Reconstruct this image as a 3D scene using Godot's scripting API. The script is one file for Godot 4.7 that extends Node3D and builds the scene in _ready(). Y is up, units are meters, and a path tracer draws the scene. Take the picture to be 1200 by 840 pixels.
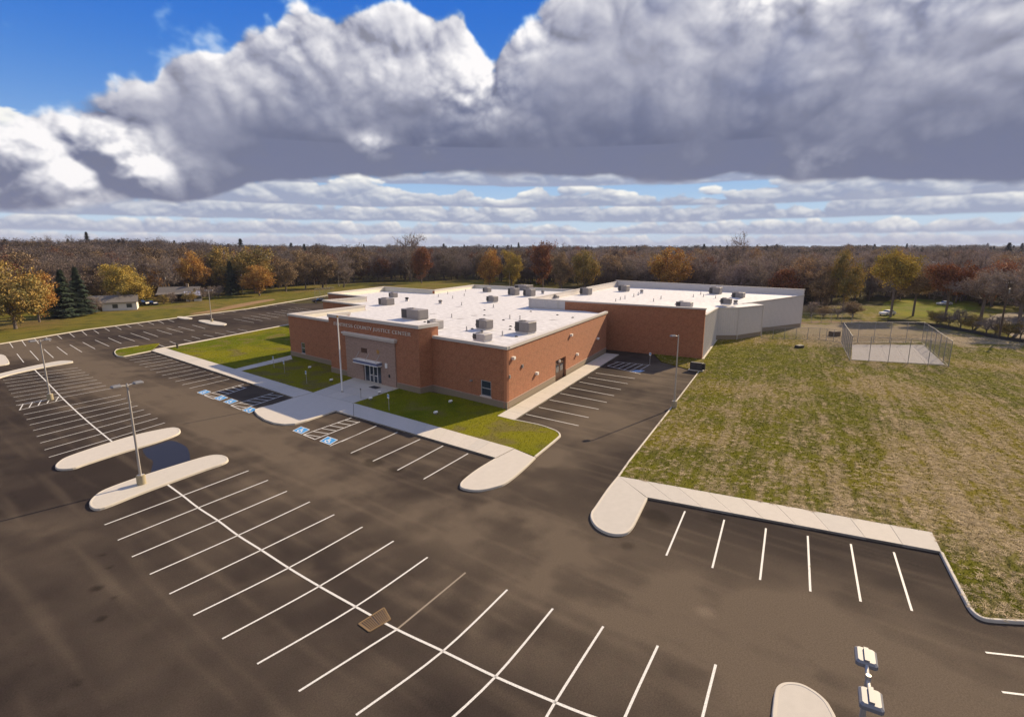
extends Node3D
# A county justice centre seen from the air in late autumn. Units are metres, y is up, the camera looks along -z.

var rng := RandomNumberGenerator.new()
var M := {}
var used := {}

# ------------------------------------------------------------------ helpers
func lin(r: float, g: float, b: float) -> Color:
	return Color(r, g, b).linear_to_srgb()

func mat(r: float, g: float, b: float, rough := 0.8, metal := 0.0) -> StandardMaterial3D:
	var m := StandardMaterial3D.new()
	m.albedo_color = lin(r, g, b)
	m.roughness = rough
	m.metallic = metal
	m.cull_mode = BaseMaterial3D.CULL_DISABLED
	return m

func noise(seed_: int, freq: float, oct := 4, kind := FastNoiseLite.TYPE_SIMPLEX_SMOOTH) -> FastNoiseLite:
	var n := FastNoiseLite.new()
	n.seed = seed_
	n.frequency = freq
	n.noise_type = kind
	n.fractal_octaves = oct
	return n

func numbered(called: String) -> String:
	if not used.has(called):
		used[called] = 0
		return called
	used[called] += 1
	return "%s_%03d" % [called, used[called]]

func new_st() -> SurfaceTool:
	var st := SurfaceTool.new()
	st.begin(Mesh.PRIMITIVE_TRIANGLES)
	return st

func obj(called: String, st: SurfaceTool, m: Material, parent: Node = null) -> MeshInstance3D:
	var o := MeshInstance3D.new()
	o.mesh = st.commit()
	o.material_override = m
	if parent == null:
		o.name = numbered(called)
		add_child(o)
	else:
		o.name = called
		parent.add_child(o, true)
	return o

func tag(o: Node, label: String, category: String, group := "") -> void:
	o.set_meta("label", label)
	o.set_meta("category", category)
	if group != "":
		o.set_meta("group", group)

func struct(called: String, st: SurfaceTool, m: Material) -> MeshInstance3D:
	var o := obj(called, st, m)
	o.set_meta("kind", "structure")
	return o

func thing(called: String, label: String, category: String, at := Vector3.ZERO, turn := 0.0, group := "") -> Node3D:
	var o := Node3D.new()
	o.name = numbered(called)
	add_child(o)
	o.position = at
	o.rotation.y = turn
	tag(o, label, category, group)
	return o

func v3(p: Vector2, y := 0.0) -> Vector3:
	return Vector3(p.x, y, p.y)

# one flat polygon face (3 or 4 corners), turned so that it faces along "out"
func face(st: SurfaceTool, pts: Array, out: Vector3, uvs: Array = []) -> void:
	var a: Vector3 = pts[0]
	var b: Vector3 = pts[1]
	var c: Vector3 = pts[2]
	var n := (c - a).cross(b - a).normalized()
	var order := [0, 1, 2]
	if pts.size() == 4:
		order = [0, 1, 2, 0, 2, 3]
	if n.dot(out) < 0.0:
		n = -n
		order.reverse()
	for k in order:
		st.set_normal(n)
		st.set_uv(uvs[k] if uvs.size() > 0 else Vector2.ZERO)
		st.set_uv2(Vector2.ZERO)
		st.add_vertex(pts[k])

func box(st: SurfaceTool, at: Vector3, size: Vector3, turn := Basis.IDENTITY) -> void:
	var h := size * 0.5
	for ax in 3:
		for s in [-1.0, 1.0]:
			var n := Vector3.ZERO
			n[ax] = s
			var u := Vector3.ZERO
			u[(ax + 1) % 3] = 1.0
			var w := Vector3.ZERO
			w[(ax + 2) % 3] = 1.0
			var c := n * h
			var p := []
			for k in [[-1, -1], [1, -1], [1, 1], [-1, 1]]:
				p.append(at + turn * (c + u * h * float(k[0]) + w * h * float(k[1])))
			face(st, p, turn * n)

# a box with chamfered upper and vertical edges (cabinets, caps)
func soft_box(st: SurfaceTool, at: Vector3, size: Vector3, ch: float, turn := Basis.IDENTITY) -> void:
	var hx := size.x * 0.5
	var hz := size.z * 0.5
	var ring := []
	for k in [[-1, -1, 1], [-1, -1, 0], [1, -1, 0], [1, -1, 1], [1, 1, 1], [1, 1, 0], [-1, 1, 0], [-1, 1, 1]]:
		var ix: float = ch if k[2] == 0 else 0.0
		var iz: float = ch if k[2] == 1 else 0.0
		ring.append(Vector2(k[0] * (hx - ix), k[1] * (hz - iz)))
	var levels := [[-size.y * 0.5, 1.0], [size.y * 0.5 - ch, 1.0], [size.y * 0.5, -1.0]]
	for l in 2:
		for k in 8:
			var a: Vector2 = ring[k]
			var b: Vector2 = ring[(k + 1) % 8]
			var ta := a
			var tb := b
			if l == 1:
				ta = a * Vector2((hx - ch) / hx, (hz - ch) / hz)
				tb = b * Vector2((hx - ch) / hx, (hz - ch) / hz)
			var m := (a + b) * 0.5
			face(st, [at + turn * Vector3(a.x, levels[l][0], a.y), at + turn * Vector3(b.x, levels[l][0], b.y), at + turn * Vector3(tb.x, levels[l + 1][0], tb.y), at + turn * Vector3(ta.x, levels[l + 1][0], ta.y)], turn * Vector3(m.x, 0.2, m.y))
	var top := []
	for k in 8:
		var a: Vector2 = ring[k] * Vector2((hx - ch) / hx, (hz - ch) / hz)
		top.append(at + turn * Vector3(a.x, size.y * 0.5, a.y))
	for k in range(1, 7):
		face(st, [top[0], top[k], top[k + 1]], turn * Vector3.UP)

func tube(st: SurfaceTool, pts: Array, radii: Array, sides := 8, cap := true) -> void:
	var rings := []
	for i in pts.size():
		var d: Vector3 = (pts[min(i + 1, pts.size() - 1)] - pts[max(i - 1, 0)]).normalized()
		var u := d.cross(Vector3.UP if abs(d.y) < 0.9 else Vector3.RIGHT).normalized()
		var w := d.cross(u)
		var r := []
		for k in sides:
			var t := TAU * k / sides
			r.append([pts[i] + (u * cos(t) + w * sin(t)) * radii[i], u * cos(t) + w * sin(t)])
		rings.append(r)
	for i in pts.size() - 1:
		for k in sides:
			var k2 := (k + 1) % sides
			var quad := [rings[i][k], rings[i][k2], rings[i + 1][k2], rings[i + 1][k]]
			var order := [0, 1, 2, 0, 2, 3]
			var nn: Vector3 = (quad[2][0] - quad[0][0]).cross(quad[1][0] - quad[0][0])
			if nn.dot(quad[0][1]) < 0.0:
				order.reverse()
			for o in order:
				st.set_normal(quad[o][1])
				st.set_uv(Vector2.ZERO)
				st.set_uv2(Vector2.ZERO)
				st.add_vertex(quad[o][0])
	if cap:
		var last: Array = rings[-1]
		var dd: Vector3 = (pts[-1] - pts[-2]).normalized()
		for k in range(1, sides - 1):
			face(st, [last[0][0], last[k][0], last[k + 1][0]], dd)

# a flat polygon with texture coordinates in metres and, for the wide pattern, uv2 over "area"
func sheet(st: SurfaceTool, poly: PackedVector2Array, y: float, area := Rect2(0, 0, 1, 1), slope := Vector2.ZERO) -> void:
	var idx := Geometry2D.triangulate_polygon(poly)
	for t in range(0, idx.size(), 3):
		var a := poly[idx[t]]
		var b := poly[idx[t + 1]]
		var c := poly[idx[t + 2]]
		var order := [a, b, c]
		if (b - a).cross(c - a) < 0.0:
			order = [a, c, b]
		for p in order:
			st.set_normal(Vector3.UP)
			st.set_uv(p)
			st.set_uv2((p - area.position) / area.size)
			st.add_vertex(v3(p, y + slope.dot(p)))

# the polygon raised to a slab with sides
func slab(st: SurfaceTool, poly: PackedVector2Array, y0: float, y1: float, area := Rect2(0, 0, 1, 1)) -> void:
	sheet(st, poly, y1, area)
	var mid := Vector2.ZERO
	var ccw := 0.0
	for k in poly.size():
		ccw += poly[k].cross(poly[(k + 1) % poly.size()])
	for k in poly.size():
		var a := poly[k]
		var b := poly[(k + 1) % poly.size()]
		var d := b - a
		var n := Vector2(d.y, -d.x) * signf(ccw)
		face(st, [v3(a, y0), v3(b, y0), v3(b, y1), v3(a, y1)], v3(n), [Vector2(0, y0), Vector2(d.length(), y0), Vector2(d.length(), y1), Vector2(0, y1)])

func smooth_line(pts: Array, steps := 4) -> PackedVector2Array:
	var out := PackedVector2Array()
	for i in pts.size() - 1:
		var p0: Vector2 = pts[max(i - 1, 0)]
		var p1: Vector2 = pts[i]
		var p2: Vector2 = pts[i + 1]
		var p3: Vector2 = pts[min(i + 2, pts.size() - 1)]
		for k in steps:
			out.append(p1.cubic_interpolate(p2, p0, p3, float(k) / steps))
	out.append(pts[-1])
	return out

func smooth_ring(pts: Array, steps := 4) -> PackedVector2Array:
	var out := PackedVector2Array()
	var n := pts.size()
	for i in n:
		for k in steps:
			out.append((pts[i] as Vector2).cubic_interpolate(pts[(i + 1) % n], pts[(i + n - 1) % n], pts[(i + 2) % n], float(k) / steps))
	return out

# painted stripe along a polyline
func stripe(st: SurfaceTool, line: PackedVector2Array, w: float, y: float) -> void:
	for i in line.size() - 1:
		var a := line[i]
		var b := line[i + 1]
		var n := (b - a).normalized().orthogonal() * w * 0.5
		var na := n
		var nb := n
		if i > 0:
			na = ((a - line[i - 1]).normalized() + (b - a).normalized()).normalized().orthogonal() * w * 0.5
		if i < line.size() - 2:
			nb = ((line[i + 2] - b).normalized() + (b - a).normalized()).normalized().orthogonal() * w * 0.5
		face(st, [v3(a - na, y), v3(b - nb, y), v3(b + nb, y), v3(a + na, y)], Vector3.UP)

# kerb stone run with a rounded upper front edge
func kerb_run(st: SurfaceTool, line: PackedVector2Array, w: float, y0: float, y1: float) -> void:
	var prof := [Vector2(-w * 0.5 - 0.02, y0), Vector2(-w * 0.5, y1 - 0.03), Vector2(-w * 0.5 + 0.03, y1), Vector2(w * 0.5 - 0.03, y1), Vector2(w * 0.5, y1 - 0.03), Vector2(w * 0.5 + 0.02, y0)]
	var closed := line[0].distance_to(line[-1]) < 0.01
	var rows := []
	for i in line.size():
		var a := line[max(i - 1, 0)]
		var b := line[min(i + 1, line.size() - 1)]
		if closed and (i == 0 or i == line.size() - 1):
			a = line[line.size() - 2]
			b = line[1]
		var n := (b - a).normalized().orthogonal()
		var row := []
		for p in prof:
			row.append(v3(line[i] + n * p.x, p.y))
		rows.append(row)
	for i in rows.size() - 1:
		var d: Vector3 = rows[i + 1][0] - rows[i][0]
		var side := Vector3(d.z, 0, -d.x).normalized()
		for k in prof.size() - 1:
			var dp: Vector2 = prof[k + 1] - prof[k]
			var out := side * -dp.y * -1.0 + Vector3.UP * dp.x
			out = Vector3.UP * dp.x + (v3(line[i].direction_to(line[i + 1]).orthogonal()) * -dp.y)
			face(st, [rows[i][k], rows[i][k + 1], rows[i + 1][k + 1], rows[i + 1][k]], out)
	if not closed:
		for i in [0, rows.size() - 1]:
			var out2 := v3(line[0] - line[1]) if i == 0 else v3(line[-1] - line[-2])
			face(st, [rows[i][0], rows[i][1], rows[i][4], rows[i][5]], out2)
			face(st, [rows[i][1], rows[i][2], rows[i][3], rows[i][4]], out2)

func kerb(line: Array, smooth := false, w := 0.17, y1 := 0.16) -> void:
	var st := new_st()
	kerb_run(st, smooth_line(line) if smooth else PackedVector2Array(line), w, -0.03, y1)
	struct("kerb", st, M.kerb)

# sidewalk of single concrete slabs between two edges
func walk(called: String, e0: Vector2, e1: Vector2, f0: Vector2, f1: Vector2, n: int) -> Node3D:
	var root := Node3D.new()
	root.name = numbered(called)
	add_child(root)
	root.set_meta("kind", "structure")
	var st := new_st()
	slab(st, PackedVector2Array([e0, e1, f1, f0]), -0.02, 0.135)
	obj("bedding", st, M.joint, root)
	for k in n:
		var t0 := (k + 0.006) / n
		var t1 := (k + 0.994) / n
		var s := new_st()
		slab(s, PackedVector2Array([e0.lerp(e1, t0), e0.lerp(e1, t1), f0.lerp(f1, t1), f0.lerp(f1, t0)]), 0.0, 0.15 + 0.0015 * (k % 3))
		obj("slab", s, M.concretes[rng.randi() % 4], root)
	return root

# a wall face from A to B (left to right seen from outside), with openings [s0, s1, y0, y1] and their reveals
func wall_face(st: SurfaceTool, A: Vector2, B: Vector2, y0: float, y1: float, holes: Array = [], deep := 0.25) -> void:
	var u := (B - A).normalized()
	var n := Vector2(-u.y, u.x)
	var L := A.distance_to(B)
	var at := 0.0
	for hole in holes:
		wall_piece(st, A, u, n, at, hole[0], y0, y1)
		wall_piece(st, A, u, n, hole[0], hole[1], y0, hole[2])
		wall_piece(st, A, u, n, hole[0], hole[1], hole[3], y1)
		var a: Vector2 = A + u * hole[0]
		var b: Vector2 = A + u * hole[1]
		var k := n * deep
		face(st, [v3(a, hole[2]), v3(a - k, hole[2]), v3(a - k, hole[3]), v3(a, hole[3])], v3(u))
		face(st, [v3(b, hole[2]), v3(b - k, hole[2]), v3(b - k, hole[3]), v3(b, hole[3])], v3(-u))
		face(st, [v3(a, hole[3]), v3(b, hole[3]), v3(b - k, hole[3]), v3(a - k, hole[3])], Vector3.DOWN)
		if hole[2] > y0:
			face(st, [v3(a, hole[2]), v3(b, hole[2]), v3(b - k, hole[2]), v3(a - k, hole[2])], Vector3.UP)
		at = hole[1]
	wall_piece(st, A, u, n, at, L, y0, y1)

func wall_piece(st: SurfaceTool, A: Vector2, u: Vector2, n: Vector2, s0: float, s1: float, a: float, b: float) -> void:
	if s1 - s0 > 0.001 and b - a > 0.001:
		face(st, [v3(A + u * s0, a), v3(A + u * s1, a), v3(A + u * s1, b), v3(A + u * s0, b)], v3(n), [Vector2(s0, a), Vector2(s1, a), Vector2(s1, b), Vector2(s0, b)])

func wall_top(st: SurfaceTool, A: Vector2, B: Vector2, y0: float, y1: float, thick: float) -> void:
	# back of the wall, so that it has thickness
	var u := (B - A).normalized()
	var n := Vector2(-u.y, u.x) * thick
	face(st, [v3(A - n, y0), v3(B - n, y0), v3(B - n, y1), v3(A - n, y1)], v3(-n), [Vector2(0, y0), Vector2(A.distance_to(B), y0), Vector2(A.distance_to(B), y1), Vector2(0, y1)])
	face(st, [v3(A, y1), v3(B, y1), v3(B - n, y1), v3(A - n, y1)], Vector3.UP)
	for e in [A, B]:
		face(st, [v3(e, y0), v3(e - n, y0), v3(e - n, y1), v3(e, y1)], v3(u) * (1.0 if e == B else -1.0))

# box that runs along a wall: s0..s1, y0..y1, from d0 to d1 in front of the wall
func along(st: SurfaceTool, A: Vector2, B: Vector2, s0: float, s1: float, y0: float, y1: float, d0: float, d1: float) -> void:
	var u := (B - A).normalized()
	var n := Vector2(-u.y, u.x)
	var basis_ := Basis(v3(u), Vector3.UP, v3(n))
	var c := A + u * (s0 + s1) * 0.5 + n * (d0 + d1) * 0.5
	box(st, v3(c, (y0 + y1) * 0.5), Vector3(s1 - s0, y1 - y0, absf(d1 - d0)), basis_)

func ribbed(st: SurfaceTool, A: Vector2, B: Vector2, y0: float, ya: float, yb: float, pitch := 0.45) -> void:
	var u := (B - A).normalized()
	var n := Vector2(-u.y, u.x)
	var L := A.distance_to(B)
	var cuts := []
	var cnt := int(L / pitch)
	for k in cnt:
		var s := L * k / cnt
		var w := L / cnt
		for c in [[0.0, 0.0], [0.70, 0.0], [0.78, 0.045], [0.92, 0.045], [1.0, 0.0]]:
			cuts.append([s + w * c[0], c[1]])
	for k in cuts.size() - 1:
		var s0: float = cuts[k][0]
		var s1: float = cuts[k + 1][0]
		if s1 - s0 < 0.001:
			continue
		var p0: Vector2 = A + u * s0 + n * cuts[k][1]
		var p1: Vector2 = A + u * s1 + n * cuts[k + 1][1]
		face(st, [v3(p0, y0), v3(p1, y0), v3(p1, lerpf(ya, yb, s1 / L)), v3(p0, lerpf(ya, yb, s0 / L))], v3(n), [Vector2(s0, y0), Vector2(s1, y0), Vector2(s1, ya), Vector2(s0, ya)])

# ------------------------------------------------------------------ pictures for materials
func gray_tile(seed_: int, size: int, lo: float, hi: float, freq: float, oct: int, speck: float) -> ImageTexture:
	# an even, seamless grain around white
	var n := noise(seed_, freq, oct)
	var im := n.get_seamless_image(size, size, false, false, 0.25)
	im.convert(Image.FORMAT_RGB8)
	var d := im.get_data()
	var r := RandomNumberGenerator.new()
	r.seed = seed_
	for k in size * size:
		var v := lo + (hi - lo) * d[k * 3] / 255.0 + (r.randf() - 0.5) * speck
		var b := int(clampf(v, 0.0, 1.0) * 255.0)
		d[k * 3] = b
		d[k * 3 + 1] = b
		d[k * 3 + 2] = b
	var t := Image.create_from_data(size, size, false, Image.FORMAT_RGB8, d)
	t.generate_mipmaps()
	return ImageTexture.create_from_image(t)

func brick_tile() -> ImageTexture:
	# 32 courses of 12 bricks over 2.4 x 2.4 m; each brick its own fired tone, too small to tell apart from the air
	var S := 768
	var d := PackedByteArray()
	d.resize(S * S * 3)
	var r := RandomNumberGenerator.new()
	r.seed = 5
	var tones := []
	for k in 32 * 12:
		tones.append([r.randf_range(0.78, 1.0), r.randf_range(-0.04, 0.05)])
	for y in S:
		var row := y * 32 / S
		var fy := fposmod(y * 32.0 / S, 1.0)
		for x in S:
			var bx := fposmod(x * 12.0 / S + (0.5 if row % 2 else 0.0), 12.0)
			var fx := fposmod(bx, 1.0)
			var t: Array = tones[row * 12 + int(bx)]
			var v: float = t[0] + r.randf_range(-0.04, 0.04)
			var c := Color(v, v * (0.97 + t[1]), v * (0.95 + t[1]))
			if fy < 0.13 or fx < 0.05:
				c = Color(1.0, 1.0, 1.0) * r.randf_range(0.9, 1.0)
				c.g *= 1.0
			var k := (y * S + x) * 3
			d[k] = int(clampf(c.r, 0, 1) * 255)
			d[k + 1] = int(clampf(c.g, 0, 1) * 255)
			d[k + 2] = int(clampf(c.b, 0, 1) * 255)
	var im := Image.create_from_data(S, S, false, Image.FORMAT_RGB8, d)
	im.generate_mipmaps()
	return ImageTexture.create_from_image(im)

func wide_map(w: int, h: int, area: Rect2, what: String) -> ImageTexture:
	# colour of a wide surface, one call per texel with the place in metres
	var d := PackedByteArray()
	d.resize(w * h * 3)
	for y in h:
		for x in w:
			var c := tone_of(what, area.position.x + (x + 0.5) / w * area.size.x, area.position.y + (y + 0.5) / h * area.size.y)
			c = c.linear_to_srgb()
			var k := (y * w + x) * 3
			d[k] = int(clampf(c.r, 0, 1) * 255)
			d[k + 1] = int(clampf(c.g, 0, 1) * 255)
			d[k + 2] = int(clampf(c.b, 0, 1) * 255)
	return ImageTexture.create_from_image(Image.create_from_data(w, h, false, Image.FORMAT_RGB8, d))

func wide_mat(tex: Texture2D, grain: Texture2D, grain_m: float, rough: float) -> StandardMaterial3D:
	var m := StandardMaterial3D.new()
	m.roughness = rough
	m.albedo_texture = grain
	m.uv1_scale = Vector3.ONE / grain_m
	m.metallic_specular = 0.12
	m.detail_enabled = true
	m.detail_albedo = tex
	m.detail_blend_mode = BaseMaterial3D.BLEND_MODE_MUL
	m.detail_uv_layer = BaseMaterial3D.DETAIL_UV_2
	m.cull_mode = BaseMaterial3D.CULL_DISABLED
	return m

func grain_mat(r: float, g: float, b: float, rough: float, grain: Texture2D, metres: float) -> StandardMaterial3D:
	var m := mat(r, g, b, rough)
	m.albedo_texture = grain
	m.uv1_triplanar = true
	m.uv1_world_triplanar = true
	m.uv1_scale = Vector3.ONE / metres
	return m

# ------------------------------------------------------------------ sky: air and clouds by azimuth and elevation, in degrees
var cloud_top := [Vector2(-50.3, 6.8), Vector2(-41.8, 9.7), Vector2(-40.7, 11.2), Vector2(-38.6, 12.3), Vector2(-35.8, 13.7), Vector2(-31.9, 14.7), Vector2(-30.6, 17.5), Vector2(-27.8, 18.2), Vector2(-23.3, 20.2), Vector2(-19.7, 22.0), Vector2(-12.1, 23.0), Vector2(-5.3, 21.5), Vector2(-2.3, 19.6), Vector2(0.0, 21.7), Vector2(3.3, 23.6), Vector2(12.7, 26.0), Vector2(22.8, 25.8), Vector2(40.0, 21.9)]
var cloud_base := [Vector2(-51.1, 1.9), Vector2(-42.8, 2.7), Vector2(-31.6, 4.1), Vector2(-22.4, 6.0), Vector2(-12.9, 7.1), Vector2(0.0, 7.5), Vector2(20.9, 6.6), Vector2(31.4, 5.9), Vector2(42.5, 4.7), Vector2(50.8, 3.5)]
# sunlit towers of the big cloud: azimuth, elevation, half width, half height, strength
var towers := [[Vector2(-38.8, 7.1), 7.0, 3.6, 0.95], [Vector2(-33.2, 6.9), 4.0, 2.4, 0.6], [Vector2(-41.2, 3.7), 5.0, 1.6, 0.3], [Vector2(-10.8, 17.4), 9.0, 4.5, 0.62], [Vector2(-3.8, 14.8), 3.2, 3.0, 0.95], [Vector2(-13.6, 10.0), 1.9, 1.0, 0.95], [Vector2(-8.2, 9.8), 1.2, 0.8, 0.5], [Vector2(24.7, 20.5), 4.5, 1.6, 1.3], [Vector2(-21.5, 17.2), 5.0, 4.0, 0.35], [Vector2(-27.9, 15.1), 4.5, 2.5, 0.4], [Vector2(0.8, 20.4), 2.5, 3.0, 0.45], [Vector2(24.8, 19.3), 20.0, 6.0, 0.28], [Vector2(40.0, 15.9), 12.0, 5.0, 0.22], [Vector2(28.6, 7.6), 4.0, 1.3, 0.35]]
var nz_billow: FastNoiseLite
var nz_soft: FastNoiseLite
var nz_slow: FastNoiseLite

func curve_at(line: Array, az: float) -> float:
	if az <= line[0].x:
		return line[0].y
	for k in line.size() - 1:
		if az < line[k + 1].x:
			var t: float = (az - line[k].x) / (line[k + 1].x - line[k].x)
			return lerpf(line[k].y, line[k + 1].y, t * t * (3.0 - 2.0 * t))
	return line[-1].y

func sky_at(az: float, el: float) -> Color:
	el = maxf(el, 0.0)
	var q := pow(clampf(el / 26.0, 0.0, 1.0), 0.55)
	var col := Color(0.76, 0.85, 0.92).lerp(Color(0.15, 0.42, 0.80), smoothstep(0.2, 1.0, q))
	# noise is looked up on a cylinder, so that the picture closes behind the camera
	var ca := cos(deg_to_rad(az)) * 57.3
	var sa := sin(deg_to_rad(az)) * 57.3
	# distant fair-weather clouds: rows of flat-based heaps, the farthest lowest
	if el < 14.0:
		for k in 5:
			var e0: float = [0.5, 1.5, 2.8, 4.3, 6.4][k]
			var tall: float = [1.0, 1.3, 1.9, 2.6, 3.2][k]
			var fr: float = [1.5, 1.15, 0.85, 0.62, 0.5][k]
			var heap := nz_soft.get_noise_3d(sa * fr, k * 37.0, ca * fr) + float([0.85, 0.80, 0.74, 0.66, 0.50][k])
			var edge_b := -nz_billow.get_noise_3d(sa * fr * 2.2, el * 3.0 + k * 19.0, ca * fr * 2.2)
			var height := tall * clampf(heap * 2.2, -0.4, 1.2)
			var rise := el - e0 - 0.25 * nz_soft.get_noise_3d(sa * 0.6, k * 51.0, ca * 0.6)
			var inside := minf(height - rise + edge_b * 0.6 * tall, rise * 2.2 + 0.25 + edge_b * 0.2)
			var cover := smoothstep(0.0, 0.28, inside)
			if cover > 0.0:
				var lit := clampf(rise / maxf(height, 0.4), 0.0, 1.0)
				var lift := -nz_billow.get_noise_3d(sa * fr * 2.2 + 0.35 * ca / 57.3, el * 3.0 + 0.8 + k * 19.0, ca * fr * 2.2 - 0.35 * sa / 57.3)
				lit = clampf(lit * 1.05 + (edge_b - lift) * 0.8 + edge_b * 0.3 - 0.02, 0.0, 1.0)
				var c := Color(0.60, 0.635, 0.73).lerp(Color(1.0, 0.985, 0.95), lit)
				col = col.lerp(c, cover * 0.93)
		col = col.lerp(Color(0.77, 0.80, 0.87), exp(-el / 1.0) * 0.8)
	# the great broken cloud
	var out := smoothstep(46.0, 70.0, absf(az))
	var slow := nz_slow.get_noise_3d(sa, 0.0, ca)
	var top := lerpf(curve_at(cloud_top, az), 85.0 + 50.0 * slow, out)  # beyond the view extra cloud cover is added overhead, for less blue fill
	var base := lerpf(curve_at(cloud_base, az), 6.3 + 2.0 * nz_slow.get_noise_3d(sa, 300.0, ca), out)
	var s := 1.0 if el < 30.0 else 0.6
	var b := -nz_billow.get_noise_3d(sa * s, el * 1.25 * s + 71.3, ca * s)
	var f := nz_soft.get_noise_3d(sa, el * 1.3 + 40.7, ca)
	var b2 := -nz_billow.get_noise_3d((sa + 0.55 * ca / 57.3) * s, (el + 0.75) * 1.25 * s + 71.3, (ca - 0.55 * sa / 57.3) * s)
	var to_top := top - el + 3.0 * b + 2.6 * f
	var to_base := (el - base) * 1.7 + 0.9 * b + 1.1 * f
	var edge := minf(to_top, to_base)
	var a := smoothstep(-0.45, 0.55, edge)
	if a > 0.0:
		var h := clampf((el - base) / 11.0, 0.0, 1.0)
		var grey := Color(0.365, 0.392, 0.50).lerp(Color(0.63, 0.64, 0.71), smoothstep(-0.08, 1.15, h + 0.42 * f + 0.10 * b))
		grey = grey.lerp(Color(0.50, 0.535, 0.665), clampf(-f * 0.9, 0.0, 0.5) * h)
		var w := 0.95 * exp(-maxf(to_top, 0.0) / 2.1) + 0.28 * exp(-maxf(to_base, 0.0) / 0.5) * clampf(0.4 + f * 2.0, 0.0, 1.0)
		if out < 1.0:
			for t in towers:
				var dx: float = (az - t[0].x + 1.6 * f * t[1] * 0.35) / t[1]
				var dy: float = (el - t[0].y + 1.6 * b * t[2] * 0.35) / t[2]
				w += t[3] * exp(-(dx * dx + dy * dy)) * (1.0 - out)
		w += out * clampf(f * 1.4 + 0.5, 0.0, 0.95) * (0.12 + 0.88 * smoothstep(14.0, 26.0, el))  # unseen clouds beyond the view are whitened to lift fill light in the shade
		var relief := (b - b2)
		w = clampf(w * (0.80 + 0.7 * b + 1.3 * relief) + relief * 0.13 * (0.5 + h), -0.3, 1.1)
		var c := grey.lerp(Color(0.985, 0.975, 0.975), clampf(w, 0.0, 1.0))
		if w < 0.0:
			c = grey.darkened(-w * 0.5)
		col = col.lerp(c, a)
	# torn scraps in the blue
	var scrap := smoothstep(0.16, 0.55, nz_soft.get_noise_3d(sa * 1.7 + 90.0, el * 2.2, ca * 1.7)) * (1.0 - a) * smoothstep(8.0, 12.0, el)
	return col.lerp(Color(0.86, 0.89, 0.95), scrap * 0.75)

func sky_part(x0: int, y0: int, w: int, h: int, W: int, H: int) -> Image:
	var d := PackedByteArray()
	d.resize(w * h * 3)
	for y in h:
		var el := 90.0 - (y0 + y + 0.5) / H * 180.0
		for x in w:
			var az := ((x0 + x + 0.5) / W - 0.5) * 360.0
			var c := sky_at(az, el)
			var k := (y * w + x) * 3
			d[k] = int(clampf(c.r, 0, 1) * 255)
			d[k + 1] = int(clampf(c.g, 0, 1) * 255)
			d[k + 2] = int(clampf(c.b, 0, 1) * 255)
	return Image.create_from_data(w, h, false, Image.FORMAT_RGB8, d)

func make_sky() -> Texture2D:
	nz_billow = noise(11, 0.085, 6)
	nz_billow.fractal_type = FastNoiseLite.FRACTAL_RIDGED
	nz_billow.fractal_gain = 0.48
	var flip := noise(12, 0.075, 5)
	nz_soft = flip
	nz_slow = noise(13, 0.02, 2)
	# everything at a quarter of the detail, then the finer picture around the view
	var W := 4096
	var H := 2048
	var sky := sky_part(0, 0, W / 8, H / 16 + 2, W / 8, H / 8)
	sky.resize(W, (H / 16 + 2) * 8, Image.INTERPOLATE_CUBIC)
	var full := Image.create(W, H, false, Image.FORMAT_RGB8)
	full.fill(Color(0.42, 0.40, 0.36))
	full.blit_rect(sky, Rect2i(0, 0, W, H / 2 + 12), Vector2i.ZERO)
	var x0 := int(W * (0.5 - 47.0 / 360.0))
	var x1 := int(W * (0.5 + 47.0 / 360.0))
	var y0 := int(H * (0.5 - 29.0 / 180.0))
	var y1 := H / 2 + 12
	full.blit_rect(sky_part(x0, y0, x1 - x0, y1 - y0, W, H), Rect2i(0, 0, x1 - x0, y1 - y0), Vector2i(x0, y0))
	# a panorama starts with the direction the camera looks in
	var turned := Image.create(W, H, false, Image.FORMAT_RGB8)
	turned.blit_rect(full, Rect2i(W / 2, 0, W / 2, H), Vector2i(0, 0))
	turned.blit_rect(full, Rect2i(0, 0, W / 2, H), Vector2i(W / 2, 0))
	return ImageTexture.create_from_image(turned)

# ------------------------------------------------------------------ colours of the wide surfaces (linear base colours)
var nz_a: FastNoiseLite
var nz_b: FastNoiseLite
var nz_c: FastNoiseLite
const LOT := Rect2(-165, -180, 240, 215)
const FIELD := Rect2(5, -185, 190, 190)
const YARD := Rect2(-100, -125, 130, 90)
const LEFT := Rect2(-330, -420, 340, 360)
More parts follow.
